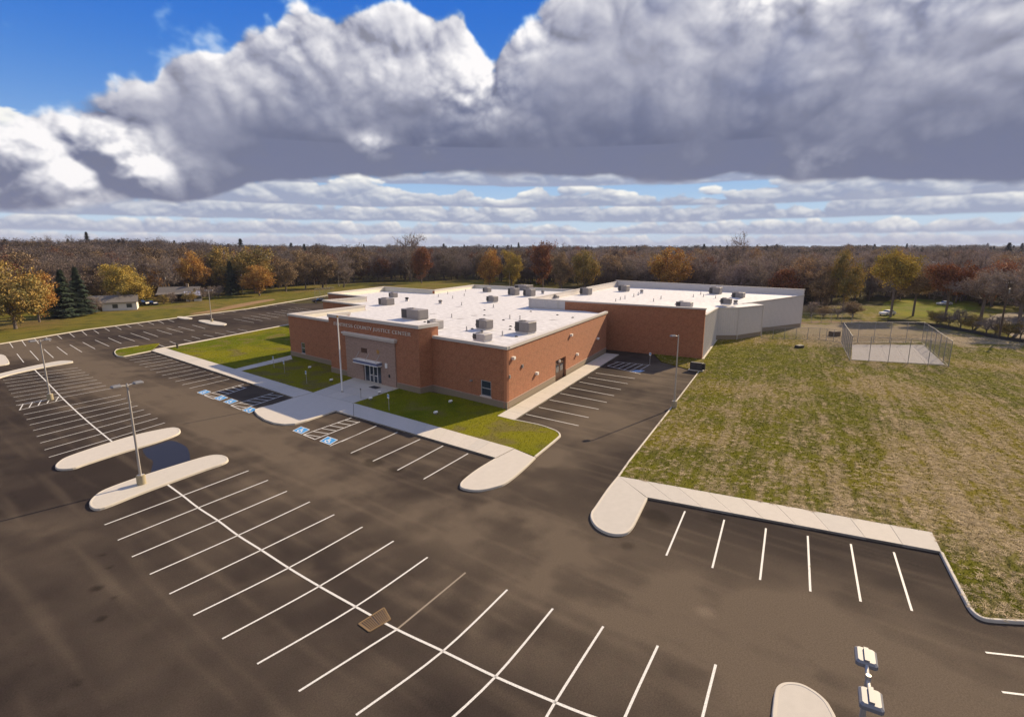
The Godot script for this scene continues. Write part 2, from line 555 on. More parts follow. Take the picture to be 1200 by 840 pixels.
# tracked-in clay and dust on the asphalt: place, half length, half width, heading, strength
var dust := [[Vector2(-10.21, -28.22), 6.0, 1.0, -0.55, 0.55], [Vector2(-2.56, -23.70), 5.0, 2.2, 0.6, 0.5], [Vector2(0.54, -31.10), 6.5, 3.2, 0.5, 0.55], [Vector2(4.09, -25.42), 6.0, 2.4, 0.3, 0.5], [Vector2(10.86, -24.71), 7.0, 1.6, 0.3, 0.4], [Vector2(2.92, -43.01), 4.0, 1.2, -0.9, 0.6], [Vector2(-59.14, -76.79), 5.5, 3.0, 0.2, 0.75], [Vector2(-50.04, -58.59), 2.6, 1.2, 0.6, 0.7], [Vector2(-54.45, -67.39), 4.0, 2.0, 0.4, 0.45], [Vector2(13.62, -20.56), 1.4, 0.6, -1.1, 1.3], [Vector2(-23.82, -47.11), 9.0, 3.0, 0.6, 0.30], [Vector2(-9.11, -35.18), 7.0, 2.6, 0.6, 0.35], [Vector2(-2.43, -35.18), 4.0, 1.0, 0.5, 0.4], [Vector2(-23.63, -39.53), 6.0, 2.0, 0.4, 0.25], [Vector2(10.68, -19.13), 4.0, 1.5, 0.2, 0.3], [Vector2(-30.88, -31.63), 5.0, 1.6, 0.2, 0.35], [Vector2(20.45, -25.42), 4.0, 2.0, 0.4, 0.3], [Vector2(-80.02, -121.09), 12.0, 3.0, 0.5, 0.4]]
# oil and damp spots: place, radius, strength
var spots := [[Vector2(-14.01, -44.77), 0.9, 0.4], [Vector2(-11.63, -42.82), 1.1, 0.45], [Vector2(-9.43, -41.03), 0.8, 0.4], [Vector2(-3.51, -39.53), 0.9, 0.4], [Vector2(9.83, -33.32), 1.6, 0.35], [Vector2(7.02, -29.60), 0.6, 0.35], [Vector2(9.83, -23.70), 0.9, -0.35], [Vector2(-24.25, -28.67), 0.35, 0.5], [Vector2(-22.17, -25.42), 0.3, 0.5], [Vector2(-20.13, -23.07), 0.35, 0.5], [Vector2(-22.89, -27.37), 0.25, 0.45], [Vector2(-20.65, -24.71), 0.2, 0.45], [Vector2(-18.15, -19.13), 0.4, 0.4], [Vector2(13.74, -32.97), 0.8, 0.3]]

func tone_of(what: String, x: float, z: float) -> Color:
	var p := Vector2(x, z)
	var na := nz_a.get_noise_2d(x, z)
	var nb := nz_b.get_noise_2d(x, z)
	if what == "asphalt":
		# paver lanes run with the stalls, each pass a little different
		var u := p.dot(Vector2(0.80, 0.60))
		var v := p.dot(Vector2(-0.60, 0.80))
		var lane: float = [0.0, 0.5, -0.35, 0.25, -0.5, 0.1, 0.4, -0.2][posmod(int(floor(v / 3.6)), 8)]
		var c := Color(0.044, 0.035, 0.032)
		c = c * (1.0 + 0.05 * lane + 0.10 * nb + 0.10 * na)
		var seam := fposmod(v / 3.6, 1.0)
		if seam < 0.02 and nb > -0.25:
			c = c * 0.84
		var t := clampf(0.12 + na * 0.45 + nb * 0.2, 0.0, 0.4)
		# the lanes that traffic keeps dusty: across the front, up the side drive
		var lane1 := exp(-pow((v + 24.5) / 6.5, 2.0))
		var lane2 := exp(-pow((p.dot(Vector2(0.889, 0.458)) + 16.0) / 4.5, 2.0)) * clampf((-30.0 - z) / 12.0, 0.0, 1.0)
		var sweep := nz_a.get_noise_2d(u * 0.35 + 90.0, v * 1.6)
		t += (0.85 * lane1 + 0.62 * lane2) * clampf(0.8 + 1.1 * sweep + 0.35 * nb, 0.0, 1.25)
		for d in dust:
			var r: Vector2 = (p - d[0]).rotated(-d[3])
			var q := Vector2(r.x / d[1], r.y / d[2]).length()
			if q < 1.6:
				t += 0.75 * d[4] * clampf((1.4 - q) * 0.9, 0.0, 1.0) * clampf(0.65 + nb * 1.6 + na * 0.8, 0.0, 1.0)
		# wheel tracks along the lanes
		var track := nz_c.get_noise_2d(u * 0.16, v * 2.4)
		t += clampf(track - 0.10, 0.0, 0.5) * 0.6
		c = c.lerp(Color(0.146, 0.116, 0.088), clampf(t, 0.0, 1.0))
		for s in spots:
			var q: float = p.distance_to(s[0]) / (s[1] * 0.7)
			if q < 1.8:
				c = c * (1.0 - s[2] * clampf((1.25 - q) * 1.6 + nb * 1.6, 0.0, 1.0))
		return c
	if what == "field":
		# mown field: sown rows run with the drive, dry straw lies between them
		var u := p.dot(Vector2(0.89, 0.46))
		var v := p.dot(Vector2(-0.46, 0.89))
		var rows := nz_c.get_noise_2d(u * 1.5, v * 0.09)
		var fine := nz_c.get_noise_2d(u * 6.0 + 300.0, v * 0.5)
		var e := u - U_DRIVE + 1.6 * na + 0.8 * nb
		# strips between the passes of the mower, counted from the drive
		var band := 0.02
		if e > 6.0:
			band = 0.20
		if e > 15.5:
			band = 0.06
		if e > 19.5:
			band = 0.40
		if e > 27.0:
			band = 0.15
		if e > 36.0:
			band = 0.06
		var straw := band + 0.75 * rows * clampf(e / 8.0, 0.3, 1.0) + 0.85 * fine + 0.5 * na + 0.6 * nb
		straw += 0.35 * exp(-pow((v - V_WALK) / 3.0, 2.0))
		straw -= 0.45 * clampf((-70.0 - z) / 18.0, 0.0, 1.0) * clampf((52.0 - x) / 10.0, 0.0, 1.0)
		straw = clampf(straw, 0.0, 1.0)
		var green := Color(0.170, 0.166, 0.018).lerp(Color(0.115, 0.120, 0.014), clampf(0.5 + nb * 1.4, 0.0, 1.0))
		green = green.lerp(Color(0.25, 0.195, 0.022), clampf(na * 1.6, 0.0, 0.6))
		var c := green.lerp(Color(0.345, 0.265, 0.150), straw * 0.8)
		# graded bare ground round the exercise yard and by the woods
		var bare := clampf((-92.0 - z) / 10.0 + nb * 1.0 + na * 1.5, 0.0, 1.0) * clampf((x - 56.0) / 7.0, 0.0, 1.0) * clampf((103.0 - x) / 12.0 + nb, 0.0, 1.0)
		bare *= clampf((135.0 + z) / 7.0 + nb * 2.0, 0.0, 1.0)
		c = c.lerp(Color(0.33, 0.27, 0.205), bare * 0.8)
		var light := clampf(1.2 - Vector2((x - 92.0) / 9.0, (z + 103.0) / 5.0).length() + nb * 1.6, 0.0, 1.0)
		c = c.lerp(Color(0.44, 0.37, 0.26), light * 0.85)
		var clay := clampf(1.0 - absf(z + 131.0 + (x - 75.0) * 0.12) / 4.0 + nb, 0.0, 1.0) * clampf((x - 55.0) / 10.0, 0.0, 1.0) * clampf((98.0 - x) / 12.0, 0.0, 1.0)
		return c.lerp(Color(0.27, 0.15, 0.085), clay * 0.55)
	if what == "yard":
		var c := Color(0.165, 0.192, 0.011).lerp(Color(0.25, 0.236, 0.017), clampf(0.45 + na * 1.7, 0.0, 1.0))
		c = c.lerp(Color(0.125, 0.16, 0.010), clampf(nb * 1.5, 0.0, 0.7))
		return c.lerp(Color(0.24, 0.185, 0.08), clampf(na * nb * 7.0 - 0.05, 0.0, 0.6))
	if what == "left":
		var c := Color(0.185, 0.17, 0.030).lerp(Color(0.24, 0.19, 0.045), clampf(0.5 + na * 1.7, 0.0, 1.0))
		c = c.lerp(Color(0.09, 0.105, 0.025), clampf(nb * 1.6, 0.0, 0.8))
		return c.lerp(Color(0.21, 0.15, 0.075), clampf(na * 1.4 - nb * 0.5 - 0.15, 0.0, 0.7))
	# rough ground under the woods
	var g := Color(0.085, 0.070, 0.038).lerp(Color(0.12, 0.115, 0.035), clampf(0.3 + na * 2.0, 0.0, 1.0))
	return g.lerp(Color(0.10, 0.07, 0.045), clampf(nb * 1.5, 0.0, 0.8))

const U_DRIVE := -10.6
const V_WALK := -40.5

func make_materials() -> void:
	nz_a = noise(21, 0.035, 4)
	nz_b = noise(22, 0.22, 4)
	nz_c = noise(23, 0.32, 3)
	var grit := gray_tile(31, 512, 0.80, 1.0, 0.06, 5, 0.24)
	var blades := gray_tile(32, 512, 0.62, 1.0, 0.05, 5, 0.30)
	var clean := gray_tile(33, 512, 0.965, 1.0, 0.008, 4, 0.03)
	M.asphalt = wide_mat(wide_map(1100, 985, LOT, "asphalt"), grit, 3.1, 0.93)
	M.field = wide_mat(wide_map(1000, 1000, FIELD, "field"), blades, 4.3, 1.0)
	M.yard = wide_mat(wide_map(420, 300, YARD, "yard"), blades, 3.7, 1.0)
	M.left = wide_mat(wide_map(420, 420, LEFT, "left"), blades, 6.1, 1.0)
	M.wild = wide_mat(wide_map(256, 256, Rect2(-1500, -1500, 3000, 3000), "wild"), blades, 9.0, 1.0)
	M.concretes = []
	for k in 4:
		M.concretes.append(grain_mat([0.495, 0.515, 0.47, 0.505][k], [0.465, 0.48, 0.445, 0.47][k], [0.42, 0.435, 0.41, 0.425][k], 0.9, clean, 2.3 + 0.3 * k))
	M.concrete = M.concretes[0]
	M.kerb = grain_mat(0.545, 0.505, 0.44, 0.9, clean, 1.9)
	M.joint = mat(0.40, 0.35, 0.28, 0.95)
	M.paint = grain_mat(0.86, 0.85, 0.82, 0.7, gray_tile(34, 256, 0.72, 1.0, 0.05, 4, 0.16), 0.9)
	M.paint_worn = grain_mat(0.30, 0.25, 0.195, 0.85, grit, 0.9)
	M.blue = grain_mat(0.035, 0.26, 0.60, 0.7, clean, 0.9)
	M.brick = mat(0.42, 0.185, 0.102, 0.9)
	M.brick.albedo_texture = brick_tile()
	M.brick.uv1_scale = Vector3(1.0 / 2.4, -1.0 / 2.4, 1.0)
	M.block = grain_mat(0.36, 0.29, 0.215, 0.95, gray_tile(35, 256, 0.7, 1.0, 0.09, 3, 0.12), 1.4)
	M.stone = grain_mat(0.43, 0.30, 0.245, 0.9, gray_tile(36, 256, 0.78, 1.0, 0.03, 4, 0.08), 2.6)
	M.cornice = grain_mat(0.62, 0.56, 0.51, 0.85, clean, 1.7)
	M.coping = grain_mat(0.56, 0.53, 0.50, 0.55, clean, 2.2)
	M.membrane = grain_mat(0.68, 0.675, 0.70, 0.75, gray_tile(37, 512, 0.84, 1.0, 0.02, 6, 0.05), 13.0)
	M.liner = grain_mat(0.74, 0.70, 0.60, 0.8, clean, 3.0)
	M.panel = grain_mat(0.60, 0.57, 0.56, 0.5, clean, 4.0)
	M.cabinet = grain_mat(0.30, 0.28, 0.28, 0.55, gray_tile(38, 256, 0.8, 1.0, 0.05, 4, 0.08), 1.3)
	M.cabinet_pale = grain_mat(0.42, 0.40, 0.39, 0.55, clean, 1.3)
	M.grille = mat(0.06, 0.06, 0.065, 0.6, 0.3)
	M.black = mat(0.02, 0.02, 0.022, 0.6)
	M.pipe = mat(0.45, 0.44, 0.43, 0.5, 0.2)
	M.steel = mat(0.46, 0.44, 0.42, 0.45, 0.35)
	M.lamp_head = mat(0.21, 0.215, 0.24, 0.5)
	M.lens = mat(0.75, 0.75, 0.70, 0.2)
	M.white = mat(0.80, 0.79, 0.77, 0.5)
	M.frame = mat(0.42, 0.43, 0.46, 0.4, 0.2)
	M.glass = mat(0.03, 0.045, 0.075, 0.08)
	M.glass.metallic_specular = 0.8
	M.bronze = mat(0.075, 0.035, 0.022, 0.5)
	M.letter = mat(0.72, 0.66, 0.60, 0.4, 0.2)
	M.canopy = mat(0.16, 0.18, 0.30, 0.5, 0.2)
	M.gold = mat(0.45, 0.25, 0.06, 0.5, 0.2)
	M.wet = mat(0.020, 0.021, 0.032, 0.45)
	M.wet.metallic_specular = 0.25
	M.rust = grain_mat(0.24, 0.155, 0.075, 0.85, grit, 0.8)
	M.soil = grain_mat(0.33, 0.19, 0.075, 1.0, blades, 3.3)
	M.straw = grain_mat(0.20, 0.155, 0.105, 1.0, blades, 3.3)
	M.base_stone = grain_mat(0.36, 0.31, 0.21, 0.95, clean, 0.7)
	M.wood = grain_mat(0.14, 0.095, 0.065, 0.9, gray_tile(39, 256, 0.6, 1.0, 0.06, 3, 0.1), 0.9)
	M.wire = mat(0.30, 0.30, 0.32, 0.5, 0.4)
	M.slab_grey = grain_mat(0.185, 0.178, 0.20, 0.9, clean, 3.1)

# ------------------------------------------------------------------ the site
func land(x: float, z: float) -> float:
	# height of the country round the site: level here, rolling farther out
	var r := Vector2(x, z + 60.0).length()
	var t := smoothstep(190.0, 1100.0, r)
	var hill := nz_slow.get_noise_2d(x * 0.35 + 40.0, z * 0.35)
	var y := -0.1 + t * (7.0 + 9.0 * hill) + smoothstep(1200.0, 3800.0, r) * 22.0
	y += 8.0 * exp(-pow((x + 330.0) / 150.0, 2.0) - pow((z + 430.0) / 130.0, 2.0))
	return y

func make_land() -> void:
	var st := new_st()
	var radii := [0.0, 60.0, 120.0, 160.0, 200.0, 250.0, 310.0, 390.0, 480.0, 600.0, 760.0, 960.0, 1200.0, 1600.0, 2100.0, 2800.0, 3800.0, 5200.0]
	var sec := 96
	for i in radii.size() - 1:
		for k in sec:
			var p := []
			for c in [[i, k], [i + 1, k], [i + 1, k + 1], [i, k + 1]]:
				var a: float = TAU * c[1] / sec
				var x: float = radii[c[0]] * sin(a)
				var z: float = -60.0 - radii[c[0]] * cos(a)
				p.append(Vector3(x, land(x, z), z))
			for t in [0, 1, 2, 0, 2, 3]:
				st.set_normal(Vector3.UP)
				st.set_uv(Vector2(p[t].x, p[t].z))
				st.set_uv2(Vector2(p[t].x, p[t].z) / 3000.0 + Vector2(0.5, 0.5))
				st.add_vertex(p[t])
	struct("ground", st, M.wild)

var field_poly: PackedVector2Array
var lawn_polys := []
var left_poly: PackedVector2Array

func lawn(poly: PackedVector2Array, area: Rect2, m: Material, y := 0.13) -> void:
	var st := new_st()
	slab(st, poly, -0.02, y, area)
	struct("lawn", st, m)

func island(ring: Array, m: Material = null, y := 0.15) -> void:
	var poly := smooth_ring(ring)
	var st := new_st()
	slab(st, poly, -0.02, y)
	struct("traffic_island", st, M.concrete if m == null else m)
	var line := PackedVector2Array(poly)
	line.append(poly[0])
	var k := new_st()
	kerb_run(k, line, 0.17, -0.03, y + 0.012)
	struct("kerb", k, M.kerb)

func nose_end(run: Array, inner: Vector2, m: Material) -> void:
	# rounded end of a sidewalk, kerbed on the traffic side only
	var edge := smooth_line(run, 5)
	var poly := PackedVector2Array(edge)
	poly.append(inner)
	var st := new_st()
	slab(st, poly, -0.02, 0.146)
	struct("sidewalk_nose", st, m)
	var k := new_st()
	kerb_run(k, edge, 0.17, -0.03, 0.163)
	struct("kerb", k, M.kerb)

func make_site() -> void:
	make_land()
	var st := new_st()
	sheet(st, PackedVector2Array([Vector2(-165, 35), Vector2(75, 35), Vector2(75, -60), Vector2(20, -180), Vector2(-165, -180)]), 0.0, LOT)
	var lot := struct("parking_lot", st, M.asphalt)
	make_markings(lot)
	# the wide field on the right, bounded by the drive kerb and the short parking row
	var bend := smooth_line([Vector2(25.49, -28.71), Vector2(24.47, -26.72), Vector2(23.69, -25.15), Vector2(23.06, -23.87), Vector2(22.89, -23.35), Vector2(22.94, -23.04), Vector2(23.23, -22.89), Vector2(23.99, -22.81), Vector2(24.76, -22.75)], 3)
	field_poly = PackedVector2Array([Vector2(8.44, -39.54), Vector2(26.63, -30.94)])
	field_poly.append_array(bend)
	field_poly.append_array(PackedVector2Array([Vector2(36.16, -22.06), Vector2(180, -8), Vector2(190, -170), Vector2(60, -170), Vector2(30, -165), Vector2(24, -84), Vector2(27.44, -76.46)]))
	lawn(field_poly, FIELD, M.field)
	kerb([Vector2(8.46, -39.61), Vector2(10.03, -42.82), Vector2(17.31, -56.77), Vector2(27.44, -76.46)])
	kerb(Array(bend))
	# lawns round the building
	var f1 := PackedVector2Array([Vector2(-18.54, -60.11), Vector2(-15.60, -66.85), Vector2(-12.5, -66.5), Vector2(-3, -60.5), Vector2(1.0, -60.5), Vector2(-0.63, -57.69), Vector2(-1.55, -55.12), Vector2(0.14, -53.98), Vector2(2.60, -52.40), Vector2(3.84, -51.13), Vector2(4.42, -50.25), Vector2(4.61, -49.34), Vector2(4.26, -48.31), Vector2(1.99, -43.78), Vector2(1.26, -44.55), Vector2(0.12, -45.67), Vector2(-6.83, -51.08)])
	lawn(f1, YARD, M.yard)
	kerb([Vector2(0.14, -53.98), Vector2(2.60, -52.40), Vector2(3.84, -51.13), Vector2(4.42, -50.30), Vector2(4.63, -49.34), Vector2(4.29, -48.26), Vector2(1.99, -43.70)], true)
	var f2 := PackedVector2Array([Vector2(-39.97, -76.95), Vector2(-37.31, -85.46), Vector2(-36.5, -90.5), Vector2(-25.5, -79.5), Vector2(-22.23, -72.22), Vector2(-24.91, -64.83)])
	lawn(f2, YARD, M.yard)
	var f3 := PackedVector2Array([Vector2(-62.29, -95.24), Vector2(-58.75, -109.44), Vector2(-53.28, -125.96), Vector2(-40, -122), Vector2(-33, -100), Vector2(-37.19, -88.58), Vector2(-41.56, -77.95)])
	lawn(f3, YARD, M.yard)
	lawn_polys = [f1, f2, f3]
	kerb([Vector2(-64.38, -94.32), Vector2(-59.07, -110.05), Vector2(-53.72, -127.04), Vector2(-42, -124)], false, 0.5)
	var strip := PackedVector2Array([Vector2(-69.42, -91.60), Vector2(-70.60, -93.47), Vector2(-71.02, -94.85), Vector2(-69.63, -97.88), Vector2(-68.49, -100.16), Vector2(-67.54, -100.78), Vector2(-64.27, -93.47), Vector2(-65.27, -89.05), Vector2(-65.74, -88.19), Vector2(-67.06, -88.93)])
	lawn(strip, YARD, M.yard)
	lawn_polys.append(strip)
	kerb([Vector2(-64.05, -93.06), Vector2(-65.18, -88.93), Vector2(-65.65, -88.07), Vector2(-66.97, -88.80), Vector2(-69.35, -91.47), Vector2(-70.70, -93.60), Vector2(-71.12, -94.99), Vector2(-69.83, -98.18)], true, 0.14)
	# far side: field beyond the long kerb
	var far_kerb := [Vector2(-190, -75), Vector2(-97.75, -100.47), Vector2(-95.86, -118.88), Vector2(-87.79, -142.08), Vector2(-80.42, -162.13), Vector2(-74.13, -202.90), Vector2(-70.77, -222.46)]
	left_poly = PackedVector2Array(far_kerb)
	left_poly.append_array(PackedVector2Array([Vector2(-40, -240), Vector2(20, -235), Vector2(30, -330), Vector2(-110, -400), Vector2(-330, -380), Vector2(-330, -110)]))
	lawn(left_poly, LEFT, M.left, 0.14)
	kerb(far_kerb, false, 0.3)
	# behind the building
	lawn(PackedVector2Array([Vector2(-38, -160), Vector2(-60, -235), Vector2(40, -235), Vector2(60, -150), Vector2(30, -130), Vector2(0, -150)]), LEFT, M.left, 0.12)
	var soil := new_st()
	slab(soil, smooth_ring([Vector2(-89.67, -147.81), Vector2(-89.19, -159.20), Vector2(-90.02, -176.11), Vector2(-88.19, -192.94), Vector2(-84.43, -190.19), Vector2(-84.89, -175.18), Vector2(-84.84, -162.32), Vector2(-86.00, -151.89)]), 0.0, 0.165)
	struct("bare_soil_strip", soil, M.soil)
	# sidewalks of single slabs
	walk("sidewalk", Vector2(-64.23, -93.33), Vector2(-26.48, -62.51), Vector2(-63.21, -95.69), Vector2(-24.98, -64.79), 24)
	walk("garden_path", Vector2(-41.78, -78.02), Vector2(-37.54, -88.93), Vector2(-40.09, -77.07), Vector2(-35.95, -85.59), 9)
	walk("sidewalk", Vector2(-17.05, -55.12), Vector2(-1.40, -43.36), Vector2(-18.54, -60.11), Vector2(0.20, -45.57), 17)
	walk("sidewalk", Vector2(0.20, -53.77), Vector2(18.35, -89.64), Vector2(-1.59, -55.23), Vector2(16.18, -90.79), 18)
	walk("sidewalk", Vector2(9.76, -35.89), Vector2(25.52, -28.76), Vector2(8.44, -39.54), Vector2(26.65, -30.97), 9)
	# entrance plaza with its nose between the accessible stalls
	var nose := [Vector2(-26.36, -62.41), Vector2(-27.69, -59.41), Vector2(-28.65, -58.20), Vector2(-28.75, -57.54), Vector2(-28.48, -56.85), Vector2(-27.54, -55.56), Vector2(-26.05, -53.98), Vector2(-24.62, -52.90), Vector2(-23.38, -52.45), Vector2(-22.41, -52.64), Vector2(-21.63, -53.64), Vector2(-20.73, -55.31), Vector2(-19.76, -57.23)]
	var ps := new_st()
	var pl := PackedVector2Array(nose)
	pl.append_array(PackedVector2Array([Vector2(-17.13, -55.25), Vector2(-18.56, -60.03), Vector2(-24.96, -64.73)]))
	slab(ps, pl, -0.02, 0.15)
	var plaza := struct("plaza", ps, M.concretes[1])
	kerb(nose, false, 0.16, 0.163)
	var door0 := Vector2(-24.96, -64.73)
	var door1 := Vector2(-18.58, -60.11)
	var in0 := Vector2(-21.6, -74.2)
	var in1 := Vector2(-13.9, -68.0)
	for a in 4:
		for b in 3:
			var s := new_st()
			var quad := PackedVector2Array()
			for c in [[0, 0], [1, 0], [1, 1], [0, 1]]:
				var ta: float = (a + (0.006 if c[0] == 0 else 0.994)) / 4.0
				var tb: float = (b + (0.006 if c[1] == 0 else 0.994)) / 3.0
				quad.append(door0.lerp(in0, ta).lerp(door1.lerp(in1, ta), tb))
			slab(s, quad, 0.0, 0.151 + 0.001 * ((a + b) % 2))
			obj("slab", s, M.concretes[(a * 2 + b) % 4], plaza)
	# islands
	nose_end([Vector2(-1.38, -43.24), Vector2(-2.77, -40.93), Vector2(-3.68, -38.97), Vector2(-3.89, -38.04), Vector2(-3.63, -37.43), Vector2(-2.53, -37.11), Vector2(-1.30, -37.68), Vector2(-0.47, -38.47), Vector2(0.74, -40.74), Vector2(1.96, -43.49)], Vector2(0.23, -45.48), M.concretes[3])
	nose_end([Vector2(8.44, -39.54), Vector2(7.24, -37.29), Vector2(5.91, -34.51), Vector2(5.47, -33.57), Vector2(5.35, -32.69), Vector2(5.58, -31.65), Vector2(6.23, -30.92), Vector2(7.04, -30.88), Vector2(7.66, -31.56), Vector2(8.42, -33.06), Vector2(9.72, -35.83)], Vector2(9.12, -37.60), M.concretes[2])
	island([Vector2(-29.89, -35.05), Vector2(-30.34, -36.11), Vector2(-30.37, -37.24), Vector2(-29.49, -39.21), Vector2(-28.16, -41.38), Vector2(-26.59, -43.58), Vector2(-25.62, -43.97), Vector2(-24.64, -43.39), Vector2(-24.25, -42.36), Vector2(-25.10, -40.94), Vector2(-26.41, -38.58), Vector2(-27.54, -36.39), Vector2(-28.45, -34.41), Vector2(-29.06, -34.29)])
	island([Vector2(-37.75, -41.55), Vector2(-38.29, -42.55), Vector2(-38.42, -43.78), Vector2(-37.61, -46.45), Vector2(-36.37, -49.20), Vector2(-34.66, -51.07), Vector2(-33.80, -51.20), Vector2(-32.99, -50.43), Vector2(-32.65, -49.20), Vector2(-33.34, -47.11), Vector2(-34.69, -44.57), Vector2(-35.76, -42.09), Vector2(-36.12, -41.20), Vector2(-36.96, -41.03)], M.concretes[1])
	island([Vector2(-73.40, -71.06), Vector2(-74.39, -73.05), Vector2(-74.04, -75.23), Vector2(-73.97, -79.79), Vector2(-73.05, -83.90), Vector2(-71.59, -84.34), Vector2(-70.56, -83.79), Vector2(-70.33, -82.81), Vector2(-71.54, -79.49), Vector2(-72.23, -74.61), Vector2(-71.31, -69.88)], M.concretes[2])
	island([Vector2(-87.83, -86.17), Vector2(-88.10, -89.42), Vector2(-86.54, -89.05), Vector2(-83.81, -86.63), Vector2(-80.29, -83.24), Vector2(-79.29, -81.53), Vector2(-81.49, -79.69)], M.concretes[3])
	island([Vector2(10.02, -17.22), Vector2(10.37, -17.86), Vector2(10.76, -18.51), Vector2(11.07, -18.82), Vector2(11.44, -18.94), Vector2(11.90, -18.87), Vector2(12.21, -18.58), Vector2(12.40, -18.20), Vector2(12.42, -17.80), Vector2(12.24, -16.97), Vector2(11.45, -15.39), Vector2(10.34, -14.64), Vector2(9.42, -14.64), Vector2(9.10, -15.39)], M.concretes[0])
	island([Vector2(-79.14, -133.97), Vector2(-78.67, -135.35), Vector2(-75.07, -133.43), Vector2(-70.00, -129.22), Vector2(-68.77, -127.21), Vector2(-68.84, -125.75), Vector2(-72.01, -127.21), Vector2(-76.07, -130.77)], M.concretes[0])
	island([Vector2(-88.76, -140.86), Vector2(-88.93, -142.69), Vector2(-84.72, -139.96), Vector2(-83.53, -138.20), Vector2(-84.57, -137.33)], M.concretes[3])
	# damp, freshly sealed patch between the two islands
	var wet := new_st()
	sheet(wet, smooth_ring([Vector2(-33.37, -45.60), Vector2(-33.25, -46.38), Vector2(-32.86, -47.18), Vector2(-32.41, -47.94), Vector2(-31.32, -47.48), Vector2(-29.75, -46.20), Vector2(-28.35, -44.30), Vector2(-27.14, -42.03), Vector2(-28.03, -40.97), Vector2(-29.03, -40.29), Vector2(-29.83, -41.49), Vector2(-30.74, -43.01), Vector2(-31.77, -43.81)]), 0.004)
	obj("sealed_patch", wet, M.wet, lot)

func line(parent: Node, pts: Array, w := 0.11) -> void:
	var st := new_st()
	stripe(st, smooth_line(pts, 5) if pts.size() > 2 else PackedVector2Array(pts), w, 0.008)
	obj("stall_line", st, M.paint, parent)

func accessible_mark(parent: Node, at: Vector2, across: Vector2, deep: Vector2) -> void:
	# white-edged blue square with the wheelchair sign; "deep" points into the stall
	var st := new_st()
	var a := across * 0.5
	var d := deep * 0.5
	face(st, [v3(at - a - d, 0.006), v3(at + a - d, 0.006), v3(at + a + d, 0.006), v3(at - a + d, 0.006)], Vector3.UP)
	var border := obj("accessible_marking", st, M.paint, parent)
	st = new_st()
	face(st, [v3(at - (a + d) * 0.88, 0.010), v3(at + (a - d) * 0.88, 0.010), v3(at + (a + d) * 0.88, 0.010), v3(at - (a - d) * 0.88, 0.010)], Vector3.UP)
	obj("blue_field", st, M.blue, border)
	st = new_st()
	for stroke in [[[-0.08, 0.24], [-0.06, -0.02], [0.12, -0.04], [0.20, -0.26], [0.29, -0.24]], [[-0.07, 0.12], [0.12, 0.10]]]:
		var pts := PackedVector2Array()
		for q in stroke:
			pts.append(at + across * q[0] + deep * q[1])
		stripe(st, pts, across.length() * 0.075, 0.014)
	var arc := PackedVector2Array()
	for k in 13:
		var t := deg_to_rad(115.0 + 250.0 * k / 12.0)
		arc.append(at + across * (0.0 + 0.20 * cos(t)) + deep * (-0.13 + 0.20 * sin(t)))
	stripe(st, arc, across.length() * 0.07, 0.014)
	var head := PackedVector2Array()
	for k in 10:
		head.append(at + across * (-0.09 + 0.065 * cos(TAU * k / 10)) + deep * (0.335 + 0.065 * sin(TAU * k / 10)))
	sheet(st, head, 0.014)
	obj("wheelchair_sign", st, M.paint, border)

func hatch(parent: Node, a0: Vector2, a1: Vector2, b0: Vector2, b1: Vector2, n: int) -> void:
	line(parent, [a0, a1])
	line(parent, [b0, b1])
	for k in n:
		line(parent, [a0.lerp(a1, (k + 0.1) / n), b0.lerp(b1, (k + 0.75) / n)], 0.1)

